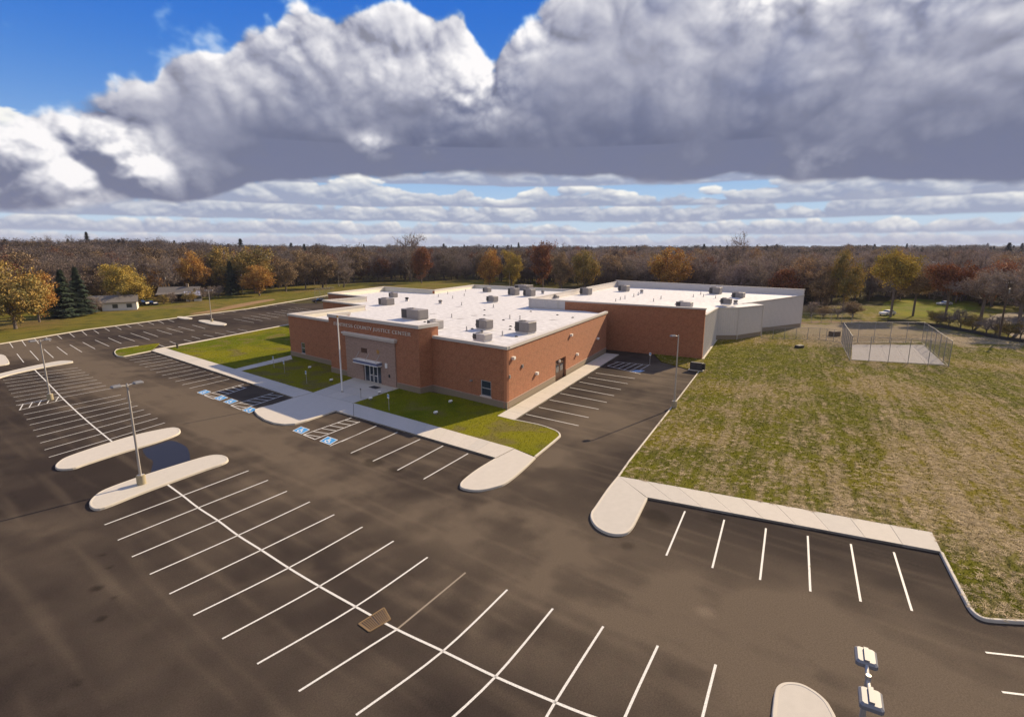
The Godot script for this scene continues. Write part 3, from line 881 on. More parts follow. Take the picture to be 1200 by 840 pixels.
func make_markings(lot: Node) -> void:
	# double row in front: centre line and the stall lines across it
	var L := [Vector2(-26.77, -32.17), Vector2(-24.53, -30.28), Vector2(-22.37, -28.44), Vector2(-20.17, -26.72), Vector2(-17.99, -24.99), Vector2(-15.76, -23.32), Vector2(-13.46, -21.69), Vector2(-11.12, -20.16), Vector2(-8.73, -18.69), Vector2(-6.06, -17.55), Vector2(-3.11, -16.48)]
	var C := [Vector2(-24.22, -36.43), Vector2(-21.98, -34.54), Vector2(-19.63, -32.74), Vector2(-17.34, -30.85), Vector2(-15.09, -29.17), Vector2(-12.69, -27.33), Vector2(-10.35, -25.64), Vector2(-7.92, -23.97), Vector2(-5.48, -22.32), Vector2(-3.11, -20.92), Vector2(-0.70, -19.45)]
	var R := [Vector2(-21.55, -40.94), Vector2(-19.14, -39.10), Vector2(-16.85, -37.16), Vector2(-14.49, -35.44), Vector2(-12.13, -33.55), Vector2(-9.75, -31.90), Vector2(-7.35, -30.18), Vector2(-4.96, -28.40), Vector2(-2.60, -26.88), Vector2(-0.25, -25.35), Vector2(2.06, -23.83)]
	for k in L.size():
		if k == 8:
			# the half towards the building is scuffed and caked with clay
			line(lot, [L[k], C[k]])
			var worn := new_st()
			stripe(worn, PackedVector2Array([C[k].lerp(R[k], 0.012), R[k]]), 0.11, 0.008)
			obj("stall_line", worn, M.paint_worn, lot)
			continue
		line(lot, [L[k], C[k], R[k]])
	line(lot, [Vector2(4.38, -22.53), Vector2(1.72, -18.15), Vector2(0.78, -16.37)])
	line(lot, [Vector2(6.66, -21.26), Vector2(4.40, -17.51), Vector2(2.88, -14.78)])
	line(lot, [Vector2(8.88, -20.13), Vector2(7.40, -17.51), Vector2(5.90, -14.78)])
	var spine := [Vector2(-26.57, -38.35)]
	spine.append_array(C)
	spine.append_array([Vector2(1.72, -18.15), Vector2(2.98, -17.53), Vector2(4.05, -17.09)])
	line(lot, spine, 0.13)
	# short row beside the field
	var T := [Vector2(11.96, -34.04), Vector2(14.21, -32.85), Vector2(16.48, -31.73), Vector2(18.68, -30.79), Vector2(20.81, -29.84), Vector2(22.82, -28.94)]
	var B := [Vector2(9.12, -28.58), Vector2(11.38, -27.33), Vector2(13.58, -26.21), Vector2(15.78, -25.20), Vector2(17.91, -24.37), Vector2(20.02, -23.66)]
	for k in T.size():
		line(lot, [T[k], B[k]])
	line(lot, [Vector2(21.26, -20.84), Vector2(22.88, -20.56), Vector2(25.62, -20.11)])
	line(lot, [Vector2(20.03, -18.65), Vector2(21.22, -18.44), Vector2(23.70, -18.02)])
	# row along the front walk
	for a in [[Vector2(-16.06, -47.71), Vector2(-13.90, -52.28)], [Vector2(-14.32, -44.77), Vector2(-11.34, -50.30)], [Vector2(-11.89, -42.95), Vector2(-8.77, -48.31)], [Vector2(-9.39, -41.04), Vector2(-6.35, -46.59)], [Vector2(-6.96, -39.31), Vector2(-3.90, -44.68)]]:
		line(lot, a)
	var wide := Vector2(-20.61, -49.77) - Vector2(-21.92, -50.77)
	var into := Vector2(-21.59, -52.13) - Vector2(-21.92, -50.77)
	accessible_mark(lot, Vector2(-21.11, -50.94), wide, into)
	accessible_mark(lot, Vector2(-17.36, -47.98), wide, into)
	hatch(lot, Vector2(-20.38, -49.60), Vector2(-17.26, -54.96), Vector2(-18.78, -48.29), Vector2(-15.97, -53.60), 6)
	line(lot, [Vector2(-20.38, -49.60), Vector2(-18.78, -48.29)])
	line(lot, [Vector2(-16.75, -46.56), Vector2(-14.91, -50.06)])
	# row along the left walk
	for c in [Vector2(-39.07, -65.48), Vector2(-35.49, -62.76), Vector2(-33.51, -61.27), Vector2(-29.56, -57.82)]:
		accessible_mark(lot, c, wide, into)
	hatch(lot, Vector2(-38.27, -64.06), Vector2(-36.08, -69.64), Vector2(-36.12, -62.32), Vector2(-34.81, -67.75), 6)
	hatch(lot, Vector2(-32.65, -59.61), Vector2(-30.13, -65.13), Vector2(-30.63, -57.93), Vector2(-28.33, -63.93), 6)
	line(lot, [Vector2(-38.27, -64.06), Vector2(-36.12, -62.32)])
	line(lot, [Vector2(-32.65, -59.61), Vector2(-30.63, -57.93)])
	for k in 12:
		var t := k / 11.0
		var p0: Vector2 = Vector2(-64.66, -87.35).lerp(Vector2(-42.04, -67.39), t)
		var p1: Vector2 = Vector2(-61.87, -90.95).lerp(Vector2(-39.49, -72.46), t)
		line(lot, [p0, p1], 0.1)
	# row by the side door
	for a in [[Vector2(1.53, -56.22), Vector2(6.84, -52.33)], [Vector2(3.08, -58.89), Vector2(8.26, -55.04)], [Vector2(4.52, -61.97), Vector2(9.84, -58.10)], [Vector2(6.05, -64.92), Vector2(11.22, -60.86)], [Vector2(7.57, -67.87), Vector2(12.65, -63.80)], [Vector2(9.23, -70.86), Vector2(14.08, -66.73)], [Vector2(10.74, -73.56), Vector2(15.63, -69.84)], [Vector2(12.27, -76.22), Vector2(17.24, -72.79)]]:
		line(lot, a)
	hatch(lot, Vector2(14.82, -81.18), Vector2(18.69, -75.63), Vector2(16.52, -84.40), Vector2(21.68, -81.58), 6)
	accessible_mark(lot, Vector2(18.70, -77.44), wide.rotated(-1.5), into.rotated(-1.5))
	# double row at the left
	for k in 18:
		var t := pow(k / 17.0, 1.0)
		var l0: Vector2 = Vector2(-40.33, -43.81).lerp(Vector2(-72.37, -73.56), t)
		var r0: Vector2 = Vector2(-36.25, -53.27).lerp(Vector2(-66.46, -79.79), t)
		if k != 8:
			line(lot, [l0, r0], 0.1)
	line(lot, [Vector2(-71.80, -78.31), Vector2(-63.15, -70.43), Vector2(-54.11, -62.13), Vector2(-45.26, -54.23), Vector2(-36.58, -46.74)], 0.13)
	hatch(lot, Vector2(-55.54, -57.71), Vector2(-54.09, -62.01), Vector2(-57.56, -59.61), Vector2(-55.67, -63.60), 5)
	# far rows
	for a in [[Vector2(-98.33, -102.87), Vector2(-91.90, -96.70)], [Vector2(-97.33, -104.53), Vector2(-91.27, -98.63)], [Vector2(-97.07, -107.13), Vector2(-91.15, -101.26)], [Vector2(-95.98, -108.56), Vector2(-91.26, -104.03)], [Vector2(-95.81, -111.17), Vector2(-91.23, -106.77)], [Vector2(-95.81, -114.29), Vector2(-90.42, -108.93)], [Vector2(-95.41, -117.17), Vector2(-89.59, -111.17)], [Vector2(-94.11, -118.88), Vector2(-88.99, -113.69)], [Vector2(-94.21, -122.22), Vector2(-89.23, -117.17)], [Vector2(-93.97, -125.26), Vector2(-88.19, -119.32)], [Vector2(-92.48, -126.97), Vector2(-88.46, -122.91)], [Vector2(-90.27, -128.21), Vector2(-86.76, -124.55)], [Vector2(-85.97, -90.95), Vector2(-78.26, -83.68)], [Vector2(-86.29, -93.88), Vector2(-77.43, -85.47)], [Vector2(-84.99, -95.27), Vector2(-76.69, -87.47)], [Vector2(-84.68, -97.73), Vector2(-76.58, -90.18)], [Vector2(-84.12, -100.00), Vector2(-75.94, -92.52)], [Vector2(-83.82, -102.71), Vector2(-75.92, -95.55)], [Vector2(-83.45, -105.38), Vector2(-75.28, -98.18)], [Vector2(-82.76, -108.02), Vector2(-75.23, -101.26)], [Vector2(-82.67, -110.79), Vector2(-74.55, -104.03)], [Vector2(-82.58, -114.29), Vector2(-72.74, -105.73)]]:
		line(lot, a, 0.1)
	for a in [[Vector2(-91.48, -129.48), Vector2(-86.76, -124.55)], [Vector2(-90.62, -132.08), Vector2(-86.33, -127.71)], [Vector2(-89.90, -134.80), Vector2(-85.06, -129.48)], [Vector2(-88.62, -136.76), Vector2(-84.34, -132.35)], [Vector2(-81.20, -116.34), Vector2(-73.46, -109.48)], [Vector2(-79.89, -118.88), Vector2(-72.67, -112.71)], [Vector2(-79.48, -121.76), Vector2(-71.82, -115.31)], [Vector2(-78.28, -124.08), Vector2(-70.79, -117.81)], [Vector2(-76.64, -126.97), Vector2(-70.27, -121.09)], [Vector2(-68.08, -100.78), Vector2(-64.64, -97.73)], [Vector2(-67.46, -103.70), Vector2(-63.61, -100.16)], [Vector2(-65.89, -105.73), Vector2(-63.03, -103.53)], [Vector2(-66.64, -109.66), Vector2(-63.21, -106.77)], [Vector2(-65.41, -111.93), Vector2(-61.95, -109.48)], [Vector2(-64.50, -114.70), Vector2(-60.94, -112.32)], [Vector2(-63.33, -117.17), Vector2(-59.87, -114.70)], [Vector2(-62.22, -119.97), Vector2(-58.81, -117.59)]]:
		line(lot, a, 0.1)
	for k in 9:
		var t := k / 8.0
		line(lot, [Vector2(-72.65, -138.55).lerp(Vector2(-67.39, -165.24), t), Vector2(-63.88, -131.24).lerp(Vector2(-59.82, -159.13), t)], 0.1)
		line(lot, [Vector2(-87.76, -149.99).lerp(Vector2(-78.75, -185.53), t), Vector2(-82.07, -145.27).lerp(Vector2(-73.29, -180.01), t)], 0.1)

# ------------------------------------------------------------------ the justice centre
const WALL_TOP := 6.9
const A0 := Vector2(-37.5, -89.0)
const B0 := Vector2(-0.58, -57.76)
const TL := Vector2(-26.4, -76.3)
const TR := Vector2(-11.4, -64.3)
const TLW := Vector2(-25.0, -78.42)
const TRW := Vector2(-10.0, -65.73)
const C0 := Vector2(16.48, -92.12)
const J0 := Vector2(3.3, -104.2)
const J1 := Vector2(9.9, -99.7)
const J2 := Vector2(31.2, -85.9)

func coping_run(parent: Node, pts: Array, y: float, h: float, m: Material, thick := 0.36) -> void:
	for k in pts.size() - 1:
		var st := new_st()
		var L: float = pts[k].distance_to(pts[k + 1])
		along(st, pts[k], pts[k + 1], -0.11, L + 0.105, y + 0.002 * (k % 2), y + h + 0.004 * (k % 2), 0.12, -thick - 0.08)
		obj("coping", st, m, parent)

func window_in(parent: Node, A: Vector2, B: Vector2, s0: float, s1: float, y0: float, y1: float) -> void:
	var st := new_st()
	var w := 0.09
	along(st, A, B, s0, s0 + w, y0, y1, -0.12, -0.04)
	along(st, A, B, s1 - w, s1, y0, y1, -0.12, -0.04)
	along(st, A, B, s0 + w, s1 - w, y1 - w, y1, -0.12, -0.04)
	along(st, A, B, s0 + w, s1 - w, y0, y0 + w, -0.12, -0.04)
	along(st, A, B, s0 + w, s1 - w, (y0 + y1) * 0.5 - 0.04, (y0 + y1) * 0.5 + 0.04, -0.12, -0.05)
	var win := obj("window", st, M.frame, parent)
	for k in 2:
		st = new_st()
		var a := y0 + w if k == 0 else (y0 + y1) * 0.5 + 0.04
		var b := (y0 + y1) * 0.5 - 0.04 if k == 0 else y1 - w
		along(st, A, B, s0 + w, s1 - w, a, b, -0.10, -0.085)
		obj("pane", st, M.glass, win)
	st = new_st()
	along(st, A, B, s0 - 0.12, s1 + 0.12, y0 - 0.14, y0 - 0.002, -0.1, 0.09)
	obj("sill", st, M.cornice, win)

func make_main_block() -> void:
	var r := Node3D.new()
	r.name = "justice_center"
	add_child(r)
	tag(r, "long low red brick justice center with raised entrance front and white flat roof", "building")
	# outer walls, left to right seen from outside
	var back := [C0, Vector2(13.6, -97.3)]
	var rear := [Vector2(21.4, -141.6), Vector2(-11.7, -164.6), Vector2(-21.0, -143.4), Vector2(-37.2, -156.2), Vector2(-45.8, -133.3), Vector2(-33.6, -122.4), Vector2(-40.3, -113.8), Vector2(-28.8, -103.4), A0]
	var pieces := [["brick_wall", A0, TLW, [[3.55, 4.75, 0.95, 2.75]]], ["entrance_wall", TLW, TL, []], ["entrance_wall", TL, TR, [[7.9, 11.75, 0.0, 2.5]]], ["entrance_wall", TR, TRW, []], ["brick_wall", TRW, B0, [[8.35, 9.95, 1.05, 2.9]]], ["brick_wall", B0, C0, [[14.6, 18.5, 0.0, 2.9]]], ["brick_wall", back[0], back[1], []]]
	for k in rear.size() - 1:
		pieces.append(["brick_wall", rear[k], rear[k + 1], []])
	for w in pieces:
		var st := new_st()
		var top := 8.25 if w[0] == "entrance_wall" else (6.76 if w[1] == C0 else WALL_TOP)
		wall_face(st, w[1], w[2], 0.0, top, w[3])
		if w[0] != "entrance_wall":
			wall_top(st, w[1], w[2], 0.0, top, 0.36)
		obj(w[0], st, M.brick, r)
	# entrance front: back of its parapet and returns
	var u := (TR - TL).normalized()
	var n := Vector2(-u.y, u.x)
	var st := new_st()
	face(st, [v3(TL + u * 0.4 - n * 0.4, 6.0), v3(TR - u * 0.4 - n * 0.4, 6.0), v3(TR - u * 0.4 - n * 0.4, 8.26), v3(TL + u * 0.4 - n * 0.4, 8.26)], v3(-n))
	obj("parapet_liner", st, M.liner, r)
	for side in 2:
		var p := TR if side == 1 else TL
		var q := p - n * 3.3
		st = new_st()
		along(st, p, q, 0.42, 3.3, 6.2, 8.25, -0.02 if side == 1 else 0.02, -0.4 if side == 1 else 0.4)
		# the return stands above the lower wing roofs
		obj("parapet_return", st, M.brick, r)
	coping_run(r, [TL, TR], 8.25, 0.42, M.coping, 0.45)
	coping_run(r, [TR + u * 0.006, TR - n * 3.3 + u * 0.006], 8.255, 0.42, M.coping, 0.45)
	coping_run(r, [TL - n * 3.3 - u * 0.006, TL - u * 0.006], 8.255, 0.42, M.coping, 0.45)
	# lower copings
	coping_run(r, [A0, TLW - u * 0.3], WALL_TOP, 0.34, M.coping)
	coping_run(r, [TRW + u * 0.3, B0], WALL_TOP, 0.34, M.coping)
	coping_run(r, [B0, C0], WALL_TOP + 0.006, 0.34, M.coping)
	coping_run(r, rear, WALL_TOP, 0.30, M.coping)
	# plinth of tan split blocks
	for w in [[A0, TLW, 0.0, 14.0], [TLW, TL, 0.0, 2.5], [TL, TR, 0.0, 4.1], [TL, TR, 14.8, 19.2], [TR, TRW, 0.0, 2.0], [TRW, B0, 0.0, 12.35], [B0, C0, 0.0, 14.5], [B0, C0, 18.6, 38.3]]:
		st = new_st()
		along(st, w[0], w[1], w[2] - 0.05, minf(w[3], w[0].distance_to(w[1]) + 0.07), -0.02, 0.82, -0.1, 0.07)
		obj("plinth", st, M.block, r)
		st = new_st()
		along(st, w[0], w[1], w[2] - 0.05, minf(w[3], w[0].distance_to(w[1]) + 0.09), 0.82, 0.92, -0.1, 0.10)
		obj("plinth_cap", st, M.stone, r)
	# roof: white membrane that falls towards the rear left
	var roof := PackedVector2Array([A0 + u * 0.36 - n * 0.36, TLW - n * 0.36, TL + u * 0.41 - n * 0.41, TR - u * 0.41 - n * 0.41, TRW - n * 0.36, B0 + Vector2(-0.3, -0.55), C0 + Vector2(-0.4, 0.0), Vector2(13.3, -97.2), J0 + Vector2(0.0, 0.2), Vector2(21.2, -141.5), Vector2(-11.5, -164.2), Vector2(-20.9, -142.8), Vector2(-37.0, -155.7), Vector2(-45.3, -133.3), Vector2(-33.1, -122.4), Vector2(-39.9, -113.8), Vector2(-28.3, -103.4)])
	st = new_st()
	sheet(st, roof, 6.885, Rect2(0, 0, 1, 1), Vector2(0.0125, 0.0034))
	obj("roof", st, M.membrane, r)
	# welded seams of the roof sheets
	for k in 15:
		var a := B0.lerp(C0, (k + 0.7) / 16.0) - u * 0.6
		var b := a - u * 24.0
		st = new_st()
		var h0 := 6.892 + Vector2(0.0125, 0.0034).dot(a)
		var h1 := 6.892 + Vector2(0.0125, 0.0034).dot(b)
		face(st, [v3(a, h0), v3(b, h1), v3(b - n * 0.09, h1), v3(a - n * 0.09, h0)], Vector3.UP)
		obj("roof_seam", st, M.coping, r)
	for k in 22:
		var q := B0.lerp(C0, rng.randf_range(0.06, 0.95)) - u * rng.randf_range(2.0, 34.0)
		var y := 6.885 + Vector2(0.0125, 0.0034).dot(q)
		st = new_st()
		if k % 3 == 0:
			along(st, q, q - n * 5.0, 0.0, 1.2, y + 0.004, y + 0.03, 0.0, 0.75)
			obj("walk_pad", st, M.cabinet_pale, r)
		else:
			tube(st, [v3(q, y - 0.02), v3(q, y + 0.09), v3(q, y + 0.15)], [0.24, 0.2, 0.08], 8)
			obj("roof_drain", st, M.grille, r)
	# parapet liners round the rear and left, and behind the front
	for k in rear.size() - 1:
		var a: Vector2 = rear[k]
		var b: Vector2 = rear[k + 1]
		var m := (b - a).normalized()
		m = Vector2(-m.y, m.x)
		st = new_st()
		face(st, [v3(a - m * 0.365, 4.6), v3(b - m * 0.365, 4.6), v3(b - m * 0.365, WALL_TOP), v3(a - m * 0.365, WALL_TOP)], v3(-m))
		obj("parapet_liner", st, M.liner, r)
	make_entrance(r, u, n)
	window_in(r, A0, TLW, 3.55, 4.75, 0.95, 2.75)
	window_in(r, TRW, B0, 8.35, 9.95, 1.05, 2.9)
	# recessed side door
	st = new_st()
	along(st, B0, C0, 14.6, 18.5, 0.0, 2.9, -0.32, -0.24)
	var bay := obj("door_recess", st, M.bronze, r)
	for k in 2:
		st = new_st()
		along(st, B0, C0, 15.0 + 1.55 * k, 16.5 + 1.55 * k, 0.02, 2.35, -0.238, -0.18)
		var leaf := obj("door", st, M.bronze, r)
		st = new_st()
		along(st, B0, C0, 15.25 + 1.55 * k, 16.25 + 1.55 * k, 1.1, 2.1, -0.178, -0.172)
		obj("pane", st, M.glass, leaf)
	st = new_st()
	along(st, B0, C0, 16.2, 16.45, 2.42, 2.75, -0.238, -0.02)
	obj("door_lamp", st, M.white, r)
	# wall packs and boxes on the sunlit side
	for a in [[1.4, 5.65], [8.0, 2.5], [20.2, 5.6], [22.9, 2.3], [33.0, 3.2]]:
		st = new_st()
		along(st, B0, C0, a[0] - 0.22, a[0] + 0.22, a[1] - 0.05, a[1] + 0.25, 0.0, 0.34)
		var pack := obj("wall_lamp", st, M.white, r)
		st = new_st()
		along(st, B0, C0, a[0] - 0.17, a[0] + 0.17, a[1] - 0.11, a[1] - 0.052, 0.05, 0.3)
		obj("lens", st, M.lens, pack)
	for a in [[3.9, 4.3], [0.55, 3.75]]:
		st = new_st()
		along(st, B0, C0, a[0] - 0.14, a[0] + 0.14, a[1] - 0.2, a[1] + 0.2, 0.0, 0.16)
		obj("junction_box", st, M.cabinet, r)
	# two cameras on the right wing
	st = new_st()
	along(st, TRW, B0, 6.8, 7.05, 2.5, 2.66, 0.0, 0.3)
	obj("security_camera", st, M.cabinet, r)

func make_entrance(r: Node, u: Vector2, n: Vector2) -> void:
	# tan stone portal
	var st := new_st()
	wall_face(st, TL + u * 4.1 + n * 0.16, TL + u * 14.75 + n * 0.16, 0.0, 6.05, [[3.8, 7.65, 0.0, 2.5]], 0.4)
	face(st, [v3(TL + u * 4.1), v3(TL + u * 4.1 + n * 0.16), v3(TL + u * 4.1 + n * 0.16, 6.05), v3(TL + u * 4.1, 6.05)], v3(-u))
	face(st, [v3(TL + u * 14.75), v3(TL + u * 14.75 + n * 0.16), v3(TL + u * 14.75 + n * 0.16, 6.05), v3(TL + u * 14.75, 6.05)], v3(u))
	obj("stone_portal", st, M.stone, r)
	# joints between the stone blocks are proud bands
	for k in 4:
		st = new_st()
		var y := 1.0 + 1.25 * k
		var cut := 3.8 if y < 2.5 else 10.65
		along(st, TL + u * 4.1, TR, 0.0, cut, y, y + 0.05, 0.15, 0.185)
		obj("stone_band", st, M.stone, r)
		if y < 2.5:
			st = new_st()
			along(st, TL + u * 4.1, TR, 7.65, 10.65, y, y + 0.05, 0.15, 0.185)
			obj("stone_band", st, M.stone, r)
	st = new_st()
	along(st, TL, TR, 3.85, 15.0, 6.05, 6.3, 0.0, 0.38)
	along(st, TL, TR, 3.7, 15.15, 6.3, 6.55, 0.0, 0.52)
	obj("stone_cornice", st, M.cornice, r)
	# glazed doors: side light, two leaves, side light
	var bars := new_st()
	for s in [7.9, 8.95, 9.78, 10.62, 11.67]:
		along(bars, TL, TR, s, s + 0.09, 0.0, 2.5, -0.2, -0.05)
	along(bars, TL, TR, 7.99, 11.67, 2.38, 2.5, -0.19, -0.06)
	along(bars, TL, TR, 7.99, 11.67, 0.0, 0.12, -0.19, -0.06)
	along(bars, TL, TR, 9.04, 10.62, 1.0, 1.09, -0.18, -0.07)
	var door := obj("entrance_door", bars, M.white, r)
	for s in [[7.99, 8.95], [9.04, 9.78], [9.87, 10.62], [10.71, 11.67]]:
		st = new_st()
		along(st, TL, TR, s[0], s[1], 0.12, 2.38, -0.14, -0.12)
		obj("pane", st, M.glass, door)
	for s in [9.70, 9.93]:
		st = new_st()
		along(st, TL, TR, s, s + 0.04, 0.95, 1.35, -0.07, 0.02)
		obj("handle", st, M.steel, door)
	# flat metal canopy over the doors
	st = new_st()
	along(st, TL, TR, 6.9, 12.0, 2.75, 3.12, 0.17, 1.0)
	var can := obj("canopy", st, M.canopy, r)
	st = new_st()
	along(st, TL, TR, 6.85, 12.05, 2.66, 2.75, 0.17, 1.06)
	along(st, TL, TR, 6.85, 12.05, 3.12, 3.18, 0.17, 1.06)
	obj("canopy_trim", st, M.white, can)
	for s in [7.2, 9.4, 11.6]:
		st = new_st()
		tube(st, [v3(TL + u * s + n * 0.17, 4.1), v3(TL + u * s + n * 0.9, 3.17)], [0.03, 0.03], 6)
		obj("tie_rod", st, M.steel, can)
	# emblem, plaque, notice box and keypad on the stone
	st = new_st()
	var star := PackedVector2Array()
	for k in 10:
		var rad := 0.42 if k % 2 == 0 else 0.2
		star.append(Vector2(sin(TAU * k / 10) * rad, cos(TAU * k / 10) * rad))
	var c := TL + u * 11.3 + n * 0.2
	for k in 10:
		var p := star[k]
		var q := star[(k + 1) % 10]
		face(st, [v3(c + n * 0.05, 4.5), v3(c + u * p.x, 4.5 + p.y), v3(c + u * q.x, 4.5 + q.y)], v3(n))
	obj("star_emblem", st, M.gold, r)
	st = new_st()
	along(st, TL, TR, 7.7, 8.9, 4.05, 4.65, 0.16, 0.22)
	obj("plaque", st, M.bronze, r)
	st = new_st()
	along(st, TL, TR, 12.8, 13.15, 2.55, 3.2, 0.16, 0.30)
	obj("wall_lamp", st, M.white, r)
	st = new_st()
	along(st, TL, TR, 13.35, 13.6, 1.35, 1.75, 0.16, 0.24)
	obj("keypad", st, M.black, r)
	# lettering
	var tm := TextMesh.new()
	var font := SystemFont.new()
	font.font_names = PackedStringArray(["Droid Sans"])
	tm.font = font
	tm.text = "FENTRESS COUNTY JUSTICE CENTER"
	tm.font_size = 64
	tm.pixel_size = 0.01
	tm.depth = 0.06
	var size := tm.get_aabb().size
	var o := MeshInstance3D.new()
	o.name = "sign_lettering"
	o.mesh = tm
	o.material_override = M.letter
	r.add_child(o)
	var mid := TL + u * 9.55 + n * 0.05
	o.transform = Transform3D(Basis(v3(u) * (16.4 / size.x), Vector3.UP * (0.56 / size.y), v3(n)), v3(mid, 7.42))

func make_cell_block() -> void:
	var r := Node3D.new()
	r.name = "cell_block"
	add_child(r)
	tag(r, "taller detention block with brick front, grey ribbed metal sides and angled bay", "building")
	var P := [Vector2(40.6, -105.0), Vector2(44.8, -105.2), Vector2(51.8, -110.0), Vector2(67.0, -122.8), Vector2(31.1, -160.0)]
	var st := new_st()
	wall_face(st, J1, J2, 0.0, 8.2)
	wall_top(st, J1, J2, 0.0, 8.2, 0.4)
	obj("brick_wall", st, M.brick, r)
	st = new_st()
	ribbed(st, J0, J1, 5.5, 8.2, 8.2)
	obj("metal_wall", st, M.panel, r)
	st = new_st()
	along(st, J0, J1, 6.35, 6.7, 5.5, 8.2, 0.0, 0.09)
	obj("corner_trim", st, M.coping, r)
	st = new_st()
	along(st, J0, J1, 0.0, 0.3, 5.5, 8.2, 0.0, 0.09)
	obj("corner_trim", st, M.coping, r)
	coping_run(r, [J0, J2], 8.2, 0.24, M.coping, 0.4)
	# right side, projecting bay, and the higher rear wing behind it
	var bay_back := Vector2(50.9, -113.4)
	var wing0 := Vector2(48.5, -112.0)
	var faces := [[J2 + Vector2(0.02, -0.03), P[0], 0.16, 7.35, 6.55], [P[0], P[1], 1.0, 6.5, 6.5], [P[1], P[2], 1.0, 6.5, 6.5], [P[2], bay_back, 1.0, 6.5, 6.5], [wing0, P[3], 1.0, 6.62, 7.5]]
	for k in faces.size():
		var a: Vector2 = faces[k][0]
		var b: Vector2 = faces[k][1]
		var ya: float = faces[k][3]
		var yb: float = faces[k][4]
		var m := Vector2(-(b - a).y, (b - a).x).normalized()
		st = new_st()
		ribbed(st, a, b, faces[k][2], ya, yb)
		obj("metal_wall", st, M.panel, r)
		if k > 0:
			st = new_st()
			along(st, a, b, 0.0, a.distance_to(b), 0.0, 1.0, -0.2, 0.0)
			obj("plinth", st, M.block, r)
		st = new_st()
		face(st, [v3(a + m * 0.1, ya - 0.16), v3(b + m * 0.1, yb - 0.16), v3(b + m * 0.1, yb + 0.05), v3(a + m * 0.1, ya + 0.05)], v3(m))
		face(st, [v3(a + m * 0.1, ya + 0.05), v3(b + m * 0.1, yb + 0.05), v3(b - m * 0.3, yb + 0.05), v3(a - m * 0.3, ya + 0.05)], Vector3.UP)
		obj("eave_trim", st, M.coping, r)
	st = new_st()
	sheet(st, PackedVector2Array([P[0], P[1], P[2], bay_back, wing0]), 6.56)
	obj("bay_roof", st, M.membrane, r)
	# walls facing the woods and the main roof
	st = new_st()
	wall_face(st, P[3], P[4], 0.0, 8.7)
	wall_top(st, P[3], P[4], 0.0, 8.7, 0.3)
	obj("metal_wall", st, M.panel, r)
	st = new_st()
	wall_face(st, P[4], J0, 0.0, 8.3)
	wall_top(st, P[4], J0, 0.0, 8.3, 0.3)
	obj("metal_wall", st, M.panel, r)
	coping_run(r, [P[3], P[4]], 8.7, 0.12, M.coping, 0.3)
	coping_run(r, [P[4], J0], 8.3, 0.14, M.coping, 0.3)
	# base course in front of the right side
	st = new_st()
	along(st, J2, P[0], 0.0, J2.distance_to(P[0]), 0.0, 0.16, -0.1, 0.35)
	obj("base_course", st, M.concrete, r)
	# roof falls from the brick front to the rear
	st = new_st()
	var rp := [J0 + Vector2(0.4, -0.2), J2 + Vector2(-0.3, -0.4), P[0] + Vector2(-0.2, 0), wing0, P[3] + Vector2(-0.3, -0.2), P[4] + Vector2(0.1, 0.5)]
	var ry := [7.5, 7.36, 6.58, 6.6, 7.42, 6.9]
	var mid := Vector2(30, -112)
	for k in rp.size():
		var k2 := (k + 1) % rp.size()
		face(st, [v3(rp[k], ry[k]), v3(rp[k2], ry[k2]), v3(mid, 7.25)], Vector3.UP)
	obj("roof", st, M.membrane, r)
	# downpipes on the bay
	for p in [P[1], P[2]]:
		st = new_st()
		var q: Vector2 = p + Vector2(0.04, 0.12)
		tube(st, [v3(q, 0.1), v3(q, 6.5)], [0.07, 0.07], 6)
		obj("downpipe", st, M.panel, r)

